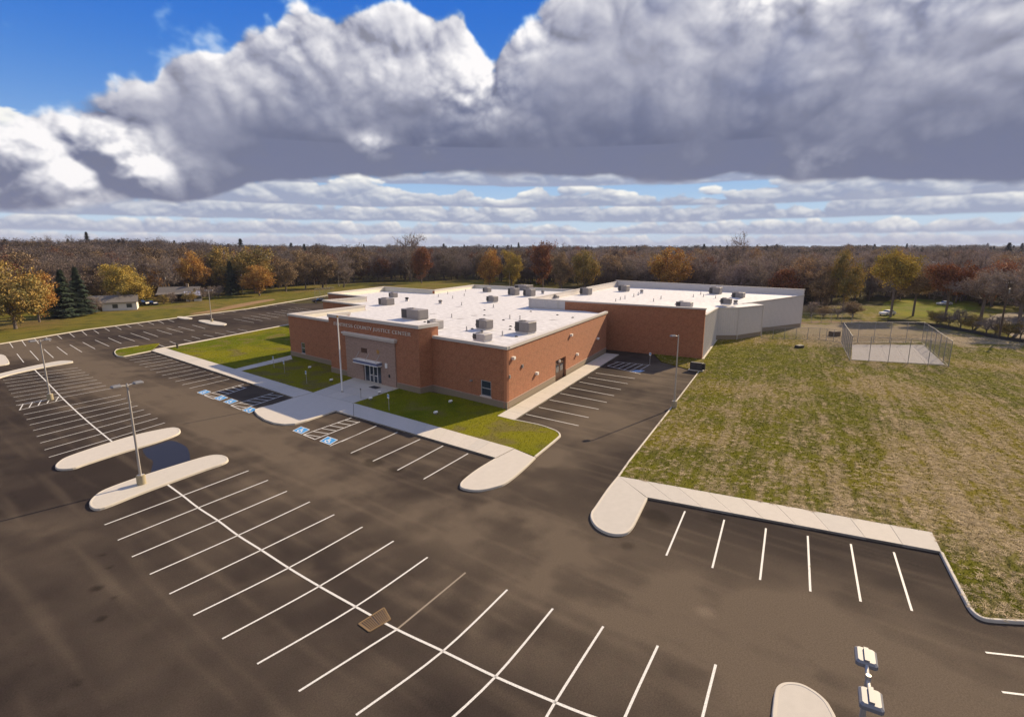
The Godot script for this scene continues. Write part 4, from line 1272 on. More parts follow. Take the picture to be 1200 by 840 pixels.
# ------------------------------------------------------------------ things on the roofs
func roof_unit(info: Array, turn: float, label: String, group: String, pale := false, long := 0.8) -> void:
	# packaged air unit: kerb, cabinet with panels, fan on top, sloped intake hood, condenser grille
	var w: float = info[2]
	var h: float = info[3]
	var d := maxf(w * long, 0.5)
	var back := Vector2(info[0].x, info[0].y).normalized() * d * 0.5
	var t := thing("rooftop_unit", label, "rooftop unit", v3(info[0] + back, info[1] - 0.06), turn, group)
	var cab: StandardMaterial3D = M.cabinet_pale if pale else M.cabinet
	var st := new_st()
	box(st, Vector3(0, 0.15, 0), Vector3(w * 0.92, 0.3, d * 0.92))
	obj("roof_kerb", st, M.membrane, t)
	st = new_st()
	soft_box(st, Vector3(0, 0.3 + (h - 0.3) * 0.5, 0), Vector3(w, h - 0.3, d), 0.04)
	var c := obj("cabinet", st, cab, t)
	for k in 3:
		st = new_st()
		box(st, Vector3((k - 1) * w * 0.32, 0.3 + (h - 0.3) * 0.5, d * 0.5 + 0.012), Vector3(w * 0.29, (h - 0.3) * 0.86, 0.024))
		obj("panel", st, M.grille if k == 0 else cab, c)
	st = new_st()
	box(st, Vector3(w * 0.5 + 0.012, 0.3 + (h - 0.3) * 0.5, 0), Vector3(0.024, (h - 0.3) * 0.8, d * 0.8))
	obj("panel", st, cab, c)
	st = new_st()
	tube(st, [Vector3(-w * 0.22, h - 0.02, 0), Vector3(-w * 0.22, h + 0.1, 0)], [d * 0.3, d * 0.3], 14)
	var fan := obj("fan_ring", st, cab, t)
	st = new_st()
	for k in 5:
		var a := TAU * k / 5.0
		box(st, Vector3(-w * 0.22 + cos(a) * d * 0.13, h + 0.11, sin(a) * d * 0.13), Vector3(d * 0.22, 0.02, d * 0.07), Basis(Vector3.UP, -a))
	obj("fan_blades", st, M.grille, fan)
	if w > 1.6:
		st = new_st()
		var y0 := 0.3 + (h - 0.3) * 0.25
		var y1 := 0.3 + (h - 0.3) * 0.8
		var x0 := -w * 0.5
		var x1 := x0 - 0.35
		var z := d * 0.36
		face(st, [Vector3(x0, y1, -z), Vector3(x0, y1, z), Vector3(x1, y0, z), Vector3(x1, y0, -z)], Vector3(-1, 1, 0))
		face(st, [Vector3(x0, y1, z), Vector3(x1, y0, z), Vector3(x0, y0, z)], Vector3.BACK)
		face(st, [Vector3(x0, y1, -z), Vector3(x1, y0, -z), Vector3(x0, y0, -z)], Vector3.FORWARD)
		obj("intake_hood", st, cab, t)

func roof_vent(p: Vector2, y: float, kind: int) -> void:
	if kind == 0:
		var t := thing("vent_pipe", "short plumbing vent pipe standing up from the white roof", "vent pipe", v3(p, y - 0.08), 0.0, "vent pipes on the roofs")
		var st := new_st()
		tube(st, [Vector3(0, 0, 0), Vector3(0, 0.12, 0), Vector3(0, 0.2, 0)], [0.26, 0.2, 0.1], 8)
		obj("flashing", st, M.membrane, t)
		st = new_st()
		tube(st, [Vector3(0, 0.1, 0), Vector3(0, 0.75, 0)], [0.09, 0.09], 8)
		obj("pipe", st, M.pipe, t)
	else:
		var t := thing("exhaust_fan", "round mushroom exhaust fan on a white kerb on the roof", "exhaust fan", v3(p, y - 0.08), 0.0, "exhaust fans on the roofs")
		var st := new_st()
		box(st, Vector3(0, 0.2, 0), Vector3(0.7, 0.4, 0.7))
		obj("roof_kerb", st, M.membrane, t)
		st = new_st()
		tube(st, [Vector3(0, 0.4, 0), Vector3(0, 0.55, 0), Vector3(0, 0.6, 0), Vector3(0, 0.8, 0), Vector3(0, 0.92, 0)], [0.28, 0.3, 0.46, 0.44, 0.2], 12)
		obj("fan_hood", st, M.cabinet if kind == 1 else M.black, t)

func make_roof_things() -> void:
	var deg := 0.70
	roof_unit([Vector2(-16.05, -87.74), 6.25, 4.41, 1.83], -deg, "largest grey rooftop unit, long box just behind the entrance parapet", "", false, 0.5)
	roof_unit([Vector2(-10.99, -75.95), 6.35, 1.92, 1.43], -deg, "grey rooftop unit tucked behind the end of the raised entrance parapet", "", true)
	roof_unit([Vector2(-3.87, -74.62), 6.55, 1.97, 1.48], -deg, "grey rooftop unit with a smaller pale unit standing in front of it", "")
	roof_unit([Vector2(-3.60, -64.41), 6.65, 1.95, 1.00], -deg, "small pale rooftop unit close to the front coping of the brick wing", "", true)
	roof_unit([Vector2(1.82, -70.39), 6.70, 2.31, 1.60], -deg, "grey cube-shaped rooftop unit beside the sunlit side wall coping", "")
	roof_unit([Vector2(-4.26, -115.72), 6.50, 2.07, 1.32], -deg, "lone grey rooftop unit out in the middle of the white main roof", "")
	roof_unit([Vector2(-26.58, -113.05), 6.00, 2.74, 1.62], -deg, "grey rooftop unit against the stepped cream parapet of the main roof", "")
	for b in [[Vector2(-29.40, -132.60), 5.95, 1.82, 1.33], [Vector2(0.43, -134.86), 6.30, 2.35, 1.92], [Vector2(4.24, -130.81), 6.40, 2.43, 1.87], [Vector2(3.38, -152.74), 6.20, 4.25, 1.63], [Vector2(-6.80, -146.28), 6.20, 1.90, 1.35]]:
		roof_unit(b, -deg, "grey rooftop unit by the rear edge of the main white roof", "units along the rear of the main roof")
	for b in [[Vector2(9.41, -114.59), 7.40, 1.16, 0.73], [Vector2(17.34, -125.71), 7.20, 2.33, 1.73], [Vector2(28.79, -137.97), 7.05, 2.38, 1.65], [Vector2(32.79, -166.50), 6.95, 1.76, 1.35]]:
		roof_unit(b, -deg, "grey rooftop unit along the cream side parapet of the taller detention roof", "units along the detention roof parapet")
	roof_unit([Vector2(31.15, -96.38), 7.35, 2.74, 1.15], -deg, "low white rooftop unit at the edge of the shaded brick detention front", "", true, 0.5)
	for b in [[Vector2(48.56, -127.84), 7.15, 2.47, 1.78], [Vector2(49.87, -117.86), 7.00, 2.32, 1.49], [Vector2(42.82, -106.78), 6.90, 1.85, 1.28]]:
		roof_unit(b, -deg, "dark grey rooftop unit on the detention roof above the angled bay", "units above the angled bay")
	for p in [Vector2(-14.14, -127.64), Vector2(-12.07, -135.45), Vector2(-16.98, -141.62), Vector2(-18.30, -133.12), Vector2(-12.93, -149.73), Vector2(-0.35, -87.19), Vector2(1.30, -86.17), Vector2(-1.25, -69.02), Vector2(-6.34, -73.86), Vector2(-10.45, -110.87), Vector2(-3.66, -105.56), Vector2(-10.90, -75.62), Vector2(-10.18, -89.70)]:
		roof_vent(p, 6.885 + 0.0125 * p.x + 0.0034 * p.y, 0)
	roof_vent(Vector2(-15.44, -115.13), 6.885 + 0.0125 * -20.0 + 0.0034 * -110.0, 1)
	roof_vent(Vector2(7.89, -137.90), 6.885 + 0.0125 * 8.0 + 0.0034 * -135.0, 1)
	roof_vent(Vector2(-24.02, -122.20), 6.885 + 0.0125 * -25.0 + 0.0034 * -105.0, 2)
	for p in [Vector2(21.17, -109.03), Vector2(22.93, -113.15), Vector2(24.47, -115.88), Vector2(27.75, -121.96), Vector2(29.85, -126.63), Vector2(29.03, -109.56), Vector2(32.28, -115.88), Vector2(40.73, -120.22), Vector2(43.22, -120.79), Vector2(44.31, -116.43), Vector2(44.85, -127.31), Vector2(38.82, -148.14), Vector2(41.25, -149.57)]:
		roof_vent(p, 7.25, 0)
	roof_vent(Vector2(31.96, -132.19), 7.2, 1)
	roof_vent(Vector2(44.91, -107.27), 6.95, 1)

# ------------------------------------------------------------------ lamps, flag pole, signs
func light_pole(p: Vector2, h: float, arms: Array, label: String, base_y := 0.14) -> void:
	var t := thing("light_pole", label, "light pole", v3(p, base_y), 0.0, "parking lot light poles")
	var st := new_st()
	tube(st, [Vector3(0, -0.1, 0), Vector3(0, 0.68, 0), Vector3(0, 0.72, 0)], [0.31, 0.31, 0.28], 18)
	obj("concrete_base", st, M.base_stone, t)
	st = new_st()
	box(st, Vector3(0, 0.74, 0), Vector3(0.34, 0.04, 0.34))
	obj("base_plate", st, M.steel, t)
	st = new_st()
	tube(st, [Vector3(0, 0.74, 0), Vector3(0, h, 0)], [0.095, 0.06], 8)
	obj("pole", st, M.steel, t)
	for a in arms:
		var dir := v3(a).normalized()
		st = new_st()
		tube(st, [Vector3(0, h - 0.15, 0), dir * 0.3 + Vector3(0, h - 0.1, 0), dir * 0.42 + Vector3(0, h - 0.08, 0)], [0.05, 0.05, 0.05], 6)
		obj("arm", st, M.steel, t)
		st = new_st()
		var b := Basis(dir, Vector3.UP, dir.cross(Vector3.UP))
		soft_box(st, dir * 0.72 + Vector3(0, h - 0.06, 0), Vector3(0.62, 0.14, 0.46), 0.05, b)
		box(st, dir * 0.70 + Vector3(0, h + 0.03, 0), Vector3(0.5, 0.06, 0.1), b)
		var head := obj("lamp_head", st, M.lamp_head, t)
		st = new_st()
		box(st, dir * 0.74 + Vector3(0, h - 0.137, 0), Vector3(0.46, 0.012, 0.34), b)
		obj("lens", st, M.lens, head)

func sign_post(p: Vector2, h: float, label: String, face_to: Vector2) -> void:
	var t := thing("parking_sign", label, "sign", v3(p, 0.13), 0.0, "accessible parking signs")
	var st := new_st()
	tube(st, [Vector3(0, 0, 0), Vector3(0, h, 0)], [0.03, 0.03], 6)
	obj("post", st, M.steel, t)
	var z := v3(face_to).normalized()
	var b := Basis(Vector3.UP.cross(z), Vector3.UP, z)
	st = new_st()
	box(st, Vector3(0, h - 0.22, 0) + z * 0.045, Vector3(0.32, 0.46, 0.02), b)
	var plate := obj("sign_plate", st, M.white, t)
	st = new_st()
	box(st, Vector3(0, h - 0.18, 0) + z * 0.058, Vector3(0.22, 0.24, 0.006), b)
	obj("blue_field", st, M.blue, plate)

func flood(p: Vector2, label: String, turn: float) -> void:
	var t := thing("ground_floodlight", label, "floodlight", v3(p, 0.13), turn, "floodlights in the front lawns")
	var st := new_st()
	tube(st, [Vector3(0, -0.02, 0), Vector3(0, 0.12, 0)], [0.12, 0.12], 10)
	obj("foot", st, M.cabinet, t)
	st = new_st()
	soft_box(st, Vector3(0, 0.24, 0), Vector3(0.42, 0.22, 0.3), 0.04, Basis(Vector3.RIGHT, -0.5))
	obj("lamp_housing", st, M.white, t)

func make_furniture() -> void:
	var across := Vector2(0.52, -0.86)
	light_pole(Vector2(-28.35, -38.12), 7.9, [across, -across], "double-headed light pole on the cream island beside the dark sealed patch")
	light_pole(Vector2(-55.60, -62.01), 7.3, [across, -across], "light pole standing in a white hatched parking stall", 0.0)
	light_pole(Vector2(-74.76, -132.08), 7.8, [Vector2(-1, 0.1), Vector2(1, -0.1)], "light pole on the small pale island beside the roadside field")
	light_pole(Vector2(18.45, -58.42), 8.3, [Vector2(-0.95, 0.3)], "single-headed light pole on the kerb between drive and field")
	light_pole(Vector2(8.35, -10.76), 7.95, [Vector2(0.49, -0.87), Vector2(-0.49, 0.87)], "double-headed light pole standing alone on open asphalt near a rounded island", 0.0)
	# flag pole
	var t := thing("flagpole", "tall slim white flagpole with no flag on the entrance plaza", "flagpole", v3(Vector2(-21.41, -65.08), 0.15))
	var st := new_st()
	tube(st, [Vector3(0, 0, 0), Vector3(0, 0.05, 0), Vector3(0, 0.16, 0)], [0.2, 0.19, 0.1], 12)
	obj("collar", st, M.steel, t)
	st = new_st()
	tube(st, [Vector3(0, 0.02, 0), Vector3(0, 9.4, 0)], [0.085, 0.05], 10)
	obj("pole", st, M.white, t)
	st = new_st()
	tube(st, [Vector3(0, 9.38, 0), Vector3(0, 9.44, 0), Vector3(0, 9.52, 0), Vector3(0, 9.6, 0), Vector3(0, 9.64, 0)], [0.03, 0.1, 0.13, 0.1, 0.02], 10)
	obj("finial", st, M.gold, t)
	st = new_st()
	tube(st, [Vector3(0.13, 1.0, 0), Vector3(0.1, 9.3, 0)], [0.012, 0.012], 4)
	obj("halyard", st, M.white, t)
	var out := Vector2(-0.65, 0.76)
	for p in [Vector2(-36.13, -79.15), Vector2(-33.11, -75.76), Vector2(-27.48, -69.37)]:
		sign_post(p, 1.75, "white accessible parking sign on a post in the lawn behind the flagpole", out)
	sign_post(Vector2(-13.68, -57.06), 1.9, "white accessible parking sign on a post in the lawn with the window wall", out)
	sign_post(Vector2(21.50, -81.45), 1.9, "white accessible parking sign at the hatched stall by the detention wall", Vector2(-0.4, 0.9))
	flood(Vector2(-24.63, -70.65), "white ground floodlight in the grass just beside the flagpole", 0.7)
	flood(Vector2(-30.52, -78.59), "white ground floodlight behind the three signs by the brick wall", 0.7)
	flood(Vector2(-16.52, -64.24), "white ground floodlight at the plaza edge of the window-wall lawn", 0.7)
	flood(Vector2(-16.90, -61.51), "white ground floodlight at the lawn corner beside the plaza walk", 0.7)
	flood(Vector2(-8.33, -55.84), "white ground floodlight in the middle of the window-wall lawn", 0.7)
	flood(Vector2(-7.21, -60.18), "white ground floodlight in the window-wall lawn close to the bricks", 0.7)
	# slim post and door mat on the plaza
	t = thing("card_reader_post", "slim grey post standing on the entrance plaza", "post", v3(Vector2(-18.18, -61.99), 0.15))
	st = new_st()
	tube(st, [Vector3(0, 0, 0), Vector3(0, 1.1, 0)], [0.05, 0.05], 8)
	obj("post", st, M.steel, t)
	st = new_st()
	soft_box(st, Vector3(0, 1.18, 0), Vector3(0.16, 0.22, 0.12), 0.02)
	obj("reader", st, M.cabinet, t)
	st = new_st()
	var u := (TR - TL).normalized()
	box(st, Vector3.ZERO, Vector3(1.5, 0.02, 0.9), Basis(v3(u), Vector3.UP, v3(Vector2(-u.y, u.x))))
	var mat_ := obj("door_mat", st, M.black)
	mat_.position = v3(Vector2(-17.82, -67.28), 0.164)
	tag(mat_, "small dark door mat on the plaza before the entrance", "door mat")
	# utility cabinet at the corner of the detention block
	t = thing("utility_cabinet", "black utility cabinet at the corner where drive meets detention wall", "utility cabinet", v3(Vector2(27.48, -77.56), 0.1), -0.6)
	t.scale = Vector3.ONE * 0.72
	st = new_st()
	box(st, Vector3(0, 0.08, 0), Vector3(3.0, 0.2, 1.7))
	obj("pad", st, M.concrete, t)
	st = new_st()
	soft_box(st, Vector3(0, 0.93, 0), Vector3(2.5, 1.5, 1.2), 0.06)
	var cab := obj("cabinet", st, M.black, t)
	for k in 2:
		st = new_st()
		box(st, Vector3(-0.6 + 1.2 * k, 0.9, 0.61), Vector3(1.1, 1.25, 0.03))
		obj("door", st, M.grille, cab)
	st = new_st()
	box(st, Vector3(1.5, 1.0, 0.2), Vector3(0.5, 1.3, 0.5))
	obj("meter_box", st, M.black, t)
	# dark hydrant-sized post in the left lawn, drain grates
	t = thing("hydrant", "small dark hydrant at the sidewalk corner of the sunlit lawn", "hydrant", v3(Vector2(-61.11, -95.87), 0.13))
	st = new_st()
	tube(st, [Vector3(0, 0, 0), Vector3(0, 0.1, 0), Vector3(0, 0.75, 0), Vector3(0, 0.9, 0)], [0.2, 0.14, 0.14, 0.05], 10)
	obj("barrel", st, M.black, t)
	for s in [-1.0, 1.0]:
		st = new_st()
		tube(st, [Vector3(0.1 * s, 0.55, 0), Vector3(0.26 * s, 0.55, 0)], [0.07, 0.07], 8)
		obj("outlet", st, M.black, t)
	var g0 := Vector2(-7.39, -22.68)
	var g1 := Vector2(-6.74, -22.15)
	var g2 := Vector2(-5.94, -23.01)
	var g3 := Vector2(-6.46, -23.86)
	t = thing("drain_grate", "rusty brown drain grate in two sections across the centre stripe", "drain grate", v3((g0 + g1 + g2 + g3) * 0.25, 0.0))
	var o := (g0 + g1 + g2 + g3) * 0.25
	st = new_st()
	slab(st, PackedVector2Array([g0 - o, g1 - o, g2 - o, g3 - o]), -0.02, 0.010)
	obj("pit", st, M.grille, t)
	var rim := [g0 - o, g1 - o, g2 - o, g3 - o]
	for k in 4:
		st = new_st()
		var e: Vector2 = (rim[(k + 1) % 4] - rim[k])
		box(st, v3((rim[k] + rim[(k + 1) % 4]) * 0.5, 0.02), Vector3(e.length(), 0.04, 0.07), Basis(v3(e.normalized()), Vector3.UP, v3(e.normalized()).cross(Vector3.UP)))
		obj("frame", st, M.rust, t)
	for k in 2:
		for b in 6:
			var a0 := (g0 - o).lerp(g3 - o, 0.05 + 0.49 * k + 0.078 * b)
			var a1 := (g1 - o).lerp(g2 - o, 0.05 + 0.49 * k + 0.078 * b)
			st = new_st()
			var d := (a1 - a0)
			box(st, v3((a0 + a1) * 0.5, 0.024), Vector3(d.length() * 0.9, 0.024, 0.05), Basis(v3(d.normalized()), Vector3.UP, v3(d.normalized()).cross(Vector3.UP)))
			obj("bar", st, M.rust, t)

# ------------------------------------------------------------------ fenced exercise yard
func fence_panel(parent: Node, a: Vector2, b: Vector2, h: float) -> void:
	var st := new_st()
	tube(st, [v3(a, 0.0), v3(a, h)], [0.045, 0.045], 6)
	obj("post", st, M.wire, parent)
	st = new_st()
	for y in [h - 0.03, 0.12]:
		tube(st, [v3(a, y), v3(b, y)], [0.025, 0.025], 5, false)
	obj("rail", st, M.wire, parent)
	# woven wire, both diagonals
	st = new_st()
	var L := a.distance_to(b)
	var u := (b - a) / L
	var n := v3(Vector2(-u.y, u.x))
	for dir in [1.0, -1.0]:
		var x := -h
		while x < L:
			var x0 := maxf(x, 0.0)
			var x1 := minf(x + h, L)
			var y0 := x0 - x
			var y1 := x1 - x
			if dir < 0.0:
				y0 = h - y0
				y1 = h - y1
			if x1 - x0 > 0.02:
				var p := v3(a + u * x0, y0)
				var q := v3(a + u * x1, y1)
				var w := (q - p).cross(n).normalized() * 0.0035
				face(st, [p - w, q - w, q + w, p + w], n)
				face(st, [p - n * 0.002, q - n * 0.002, q + n * 0.002, p + n * 0.002], w)
			x += 0.15
	var m := obj("wire_mesh", st, M.wire, parent)
	m.set_meta("kind", "stuff")

func fence_run(parent: Node, a: Vector2, b: Vector2, n: int, h: float) -> void:
	for k in n:
		fence_panel(parent, a.lerp(b, float(k) / n), a.lerp(b, (k + 1.0) / n), h)

func make_yard() -> void:
	var fl := Vector2(54.79, -84.79)
	var fr := Vector2(67.04, -80.05)
	var bl := Vector2(63.42, -101.35)
	var br := Vector2(78.93, -101.35)
	var t := thing("yard_slab", "pale grey concrete slab inside the tall chain-link exercise yard", "slab", Vector3(0, 0.13, 0))
	for k in 5:
		var st := new_st()
		slab(st, PackedVector2Array([Vector2(55.24, -85.06).lerp(Vector2(67.40, -81.16), (k + 0.004) / 5.0), Vector2(55.24, -85.06).lerp(Vector2(67.40, -81.16), (k + 0.996) / 5.0), Vector2(64.15, -99.11).lerp(Vector2(77.29, -98.75), (k + 0.996) / 5.0), Vector2(64.15, -99.11).lerp(Vector2(77.29, -98.75), (k + 0.004) / 5.0)]), -0.02, 0.05)
		obj("slab", st, M.slab_grey, t)
	t = thing("chain_link_fence", "tall chain-link fence round the concrete exercise yard in the field", "fence", Vector3(0, 0.13, 0))
	fence_run(t, fl, fr, 5, 4.0)
	fence_run(t, fr, br, 6, 4.0)
	fence_run(t, br, bl, 5, 4.0)
	fence_run(t, bl, fl, 6, 4.0)
	t = thing("chain_link_fence", "lower chain-link fence from the detention bay to the exercise yard", "fence", Vector3(0, 0.13, 0))
	fence_run(t, Vector2(50.29, -106.28), Vector2(61.03, -104.70), 5, 2.4)
	fence_run(t, Vector2(61.03, -104.70), bl + Vector2(-0.3, 0.2), 3, 2.4)
	fence_run(t, Vector2(71.00, -130.14), Vector2(83.64, -126.72), 6, 2.4)
	# odds and ends in the field
	var junk := new_st()
	soft_box(junk, Vector3(0, 0.25, 0), Vector3(1.6, 0.5, 0.9), 0.1, Basis(Vector3.UP, 0.4))
	var o := obj("tarp_bundle", junk, M.black)
	o.position = v3(Vector2(52.57, -96.09), 0.13)
	tag(o, "dark tarp bundle lying in the grass before the bay fence", "tarp")
	junk = new_st()
	soft_box(junk, Vector3(0, 0.5, 0), Vector3(2.0, 1.0, 1.2), 0.08, Basis(Vector3.UP, 0.2))
	o = obj("spool_crate", junk, M.wood)
	o.position = v3(Vector2(66.98, -109.59), 0.13)
	tag(o, "dark wooden crate on the bare ground beside the exercise yard", "crate")

# ------------------------------------------------------------------ trees
class Bag:
	var v := PackedVector3Array()
	var n := PackedVector3Array()
	var c := PackedColorArray()
	func tri(a: Vector3, b: Vector3, d: Vector3, col: Color) -> void:
		var m := (d - a).cross(b - a).normalized()
		v.append(a); v.append(b); v.append(d)
		n.append(m); n.append(m); n.append(m)
		c.append(col); c.append(col); c.append(col)
	func leaf(p: Vector3, x: Vector3, y: Vector3, col: Color) -> void:
		tri(p - x, p + y, p + x, col)
		tri(p - x, p + x, p - y * 0.8, col)
	func limb(a: Vector3, b: Vector3, ra: float, rb: float, sides: int, col: Color) -> void:
		var d := (b - a).normalized()
		var u := d.cross(Vector3.UP if absf(d.y) < 0.95 else Vector3.RIGHT).normalized()
		var w := d.cross(u)
		for k in sides:
			var t0 := TAU * k / sides
			var t1 := TAU * (k + 1) / sides
			var e0 := u * cos(t0) + w * sin(t0)
			var e1 := u * cos(t1) + w * sin(t1)
			tri(a + e0 * ra, b + e0 * rb, b + e1 * rb, col)
			tri(a + e0 * ra, b + e1 * rb, a + e1 * ra, col)
	func mesh() -> ArrayMesh:
		var arr := []
		arr.resize(Mesh.ARRAY_MAX)
		arr[Mesh.ARRAY_VERTEX] = v
		arr[Mesh.ARRAY_NORMAL] = n
		arr[Mesh.ARRAY_COLOR] = c
		var m := ArrayMesh.new()
		m.add_surface_from_arrays(Mesh.PRIMITIVE_TRIANGLES, arr)
		return m

func rnd_dir(r: RandomNumberGenerator) -> Vector3:
	return Vector3(r.randfn(), r.randfn(), r.randfn()).normalized()

var leaf_tones := {
	"gold": [Color(0.40, 0.29, 0.055), Color(0.46, 0.32, 0.06), Color(0.28, 0.23, 0.055)],
	"olive": [Color(0.30, 0.22, 0.065), Color(0.36, 0.24, 0.065), Color(0.20, 0.17, 0.055)],
	"orange": [Color(0.42, 0.22, 0.05), Color(0.34, 0.165, 0.04), Color(0.46, 0.28, 0.065)],
	"rust": [Color(0.23, 0.085, 0.035), Color(0.17, 0.065, 0.035), Color(0.28, 0.12, 0.045)],
	"tan": [Color(0.27, 0.19, 0.11), Color(0.21, 0.155, 0.105), Color(0.31, 0.215, 0.115)],
	"spruce": [Color(0.022, 0.045, 0.022), Color(0.035, 0.06, 0.028), Color(0.016, 0.032, 0.02)],
	"bare": [Color(0.25, 0.20, 0.178), Color(0.205, 0.172, 0.162), Color(0.29, 0.225, 0.19)],
}
var bark := Color(0.15, 0.125, 0.11)
var tree_cache := {}
var M_leaf: StandardMaterial3D
var M_bark: StandardMaterial3D

# trunk and crown of a tree 12 m tall
func grow(kind: String, variant: int, rich := 1.0) -> Array:
	var key := "%s%d_%.1f" % [kind, variant, rich]
	if tree_cache.has(key):
		return tree_cache[key]
	var r := RandomNumberGenerator.new()
	r.seed = hash(key) % 100000
	var tr := Bag.new()
	var cr := Bag.new()
	var tones: Array = leaf_tones[kind]
	if kind == "spruce":
		tr.limb(Vector3(0, -0.6, 0), Vector3(0, 11.5, 0), 0.22, 0.03, 7, bark)
		for k in int(2300 * rich):
			var y := 0.7 + 11.3 * pow(r.randf(), 1.25)
			var a := r.randf() * TAU
			var tier := 0.75 + 0.25 * sin(y * 5.2 + sin(a * 3.0))
			var rad := (12.1 - y) / 11.4 * 3.6 * tier * sqrt(r.randf_range(0.15, 1.0)) * (0.8 + 0.2 * sin(a * 4.0 + variant))
			var out := Vector3(cos(a), 0, sin(a))
			var p := out * rad + Vector3(0, y - rad * 0.25, 0)
			cr.leaf(p, out.cross(Vector3.UP) * r.randf_range(0.12, 0.3), (out + Vector3(0, -0.35, 0)) * r.randf_range(0.25, 0.55), tones[r.randi() % 3] * r.randf_range(0.7, 1.3))
		tree_cache[key] = [tr.mesh(), cr.mesh()]
		return tree_cache[key]
	# trunk and limbs
	var leafy := kind != "bare"
	var wide: float = [3.4, 4.3, 2.6][variant % 3]
	var high := variant >= 10
	var fork := r.randf_range(5.2, 6.2) if high else r.randf_range(1.8, 3.0)
	var lean := Vector3(r.randf_range(-0.5, 0.5), 0, r.randf_range(-0.5, 0.5))
	var top := Vector3(0, fork, 0) + lean * 0.4
	tr.limb(Vector3(0, -0.6, 0), Vector3(0, 0.25, 0), 0.34, 0.25, 7, bark)
	tr.limb(Vector3(0, 0.25, 0), top, 0.25, 0.2, 7, bark)
	var tips := []
	var limbs := r.randi_range(6, 8)
	for k in limbs:
		var a := TAU * k / limbs + r.randf_range(-0.4, 0.4)
		var up := r.randf_range(0.35, 1.0) if k > 0 else 1.0
		var reach := wide * (1.15 - 0.65 * up) * r.randf_range(0.75, 1.1)
		var e := top + Vector3(cos(a) * reach, (11.0 - fork) * up * r.randf_range(0.75, 0.95), sin(a) * reach)
		var m := top.lerp(e, 0.45) + Vector3(cos(a), -0.2, sin(a)) * 0.5
		tr.limb(top, m, 0.15, 0.1, 5, bark)
		tr.limb(m, e, 0.1, 0.035, 5, bark)
		for j in 6:
			var s := top.lerp(m, r.randf_range(0.5, 1.0)) if j < 2 else m.lerp(e, r.randf_range(0.0, 0.9))
			var d := rnd_dir(r)
			d.y = absf(d.y) * 0.9 + 0.15
			d = (d + Vector3(cos(a), 0, sin(a)) * 0.6).normalized()
			var q := s + d * r.randf_range(1.2, 2.6)
			tr.limb(s, q, 0.05, 0.018, 4, bark)
			tips.append([s, q])
		tips.append([m, e])
	# finer branches
	var twigs := []
	for t in tips:
		for j in 4:
			var s: Vector3 = t[0].lerp(t[1], r.randf_range(0.3, 1.0))
			var d: Vector3 = ((t[1] - t[0]).normalized() + rnd_dir(r) * 0.9).normalized()
			d.y += 0.2
			var q := s + d * r.randf_range(0.7, 1.5)
			tr.limb(s, q, 0.022, 0.008, 3, bark)
			twigs.append([s, q])
	# clumps that fill the crown out to an uneven outline
	var clumps := []
	for k in 90 if leafy else 60:
		var d := rnd_dir(r) * pow(r.randf_range(0.12, 1.0), 0.4)
		var bulge := 0.8 + 0.28 * sin(atan2(d.z, d.x) * 3.0 + variant * 2.0) * cos(d.y * 4.0)
		var c := Vector3(d.x * wide * bulge, (8.6 + d.y * 3.2) if high else (6.3 + d.y * 5.2), d.z * wide * bulge) + lean
		clumps.append([c - Vector3(d.x, 0.6, d.z) * 0.9, c])
	for t in clumps:
		tr.limb(t[0], t[1], 0.02, 0.008, 3, bark)
		twigs.append(t)
	if leafy:
		var per := int(40 * rich)
		for t in twigs + tips:
			var c: Vector3 = t[1]
			var tone: Color = tones[r.randi() % 3] * r.randf_range(0.8, 1.2)
			var rad := r.randf_range(0.75, 1.35)
			if r.randf() < 0.10:
				continue
			for j in per / 2 if twigs.has(t) else per:
				var d := rnd_dir(r)
				var p := c + d * rad * pow(r.randf(), 0.45) * Vector3(1.0, 0.8, 1.0)
				var x := rnd_dir(r) * r.randf_range(0.10, 0.19)
				cr.leaf(p, x, x.cross(rnd_dir(r)).normalized() * r.randf_range(0.10, 0.19), tone * r.randf_range(0.75, 1.25))
	else:
		for t in twigs:
			for j in int(12 * rich):
				var s: Vector3 = t[0].lerp(t[1], r.randf())
				var d: Vector3 = ((t[1] - t[0]).normalized() + rnd_dir(r) * 0.9).normalized()
				var q := s + d * r.randf_range(0.5, 1.3)
				var w := d.cross(rnd_dir(r)).normalized() * r.randf_range(0.016, 0.034)
				cr.tri(s - w, q, s + w, tones[r.randi() % 3] * r.randf_range(0.75, 1.25))
				if r.randf() < 0.3:
					var x := rnd_dir(r) * r.randf_range(0.07, 0.13)
					cr.leaf(q, x, x.cross(rnd_dir(r)).normalized() * 0.1, tones[r.randi() % 3] * 1.2)
	tree_cache[key] = [tr.mesh(), cr.mesh()]
	return tree_cache[key]

func tree(called: String, kind: String, variant: int, p: Vector2, height: float, width: float, label: String, group := "", rich := 1.0) -> void:
	var g := grow(kind, variant, rich)
	var t := thing(called, label, "tree", v3(p, land(p.x, p.y)), 0.0, group)
	t.rotation.y = rng.randf() * TAU
	t.scale = Vector3(width, 1.0, width) * height / 12.0
	for k in 2:
		var o := MeshInstance3D.new()
		o.name = ["trunk", "crown"][k]
		o.mesh = g[k]
		o.material_override = [M_bark, M_leaf][k]
		t.add_child(o)

func merged(kind: String, variant: int, rich: float) -> ArrayMesh:
	var g := grow(kind, variant, rich)
	var st := SurfaceTool.new()
	st.begin(Mesh.PRIMITIVE_TRIANGLES)
	st.append_from(g[0], 0, Transform3D.IDENTITY)
	st.append_from(g[1], 0, Transform3D.IDENTITY)
	return st.commit()

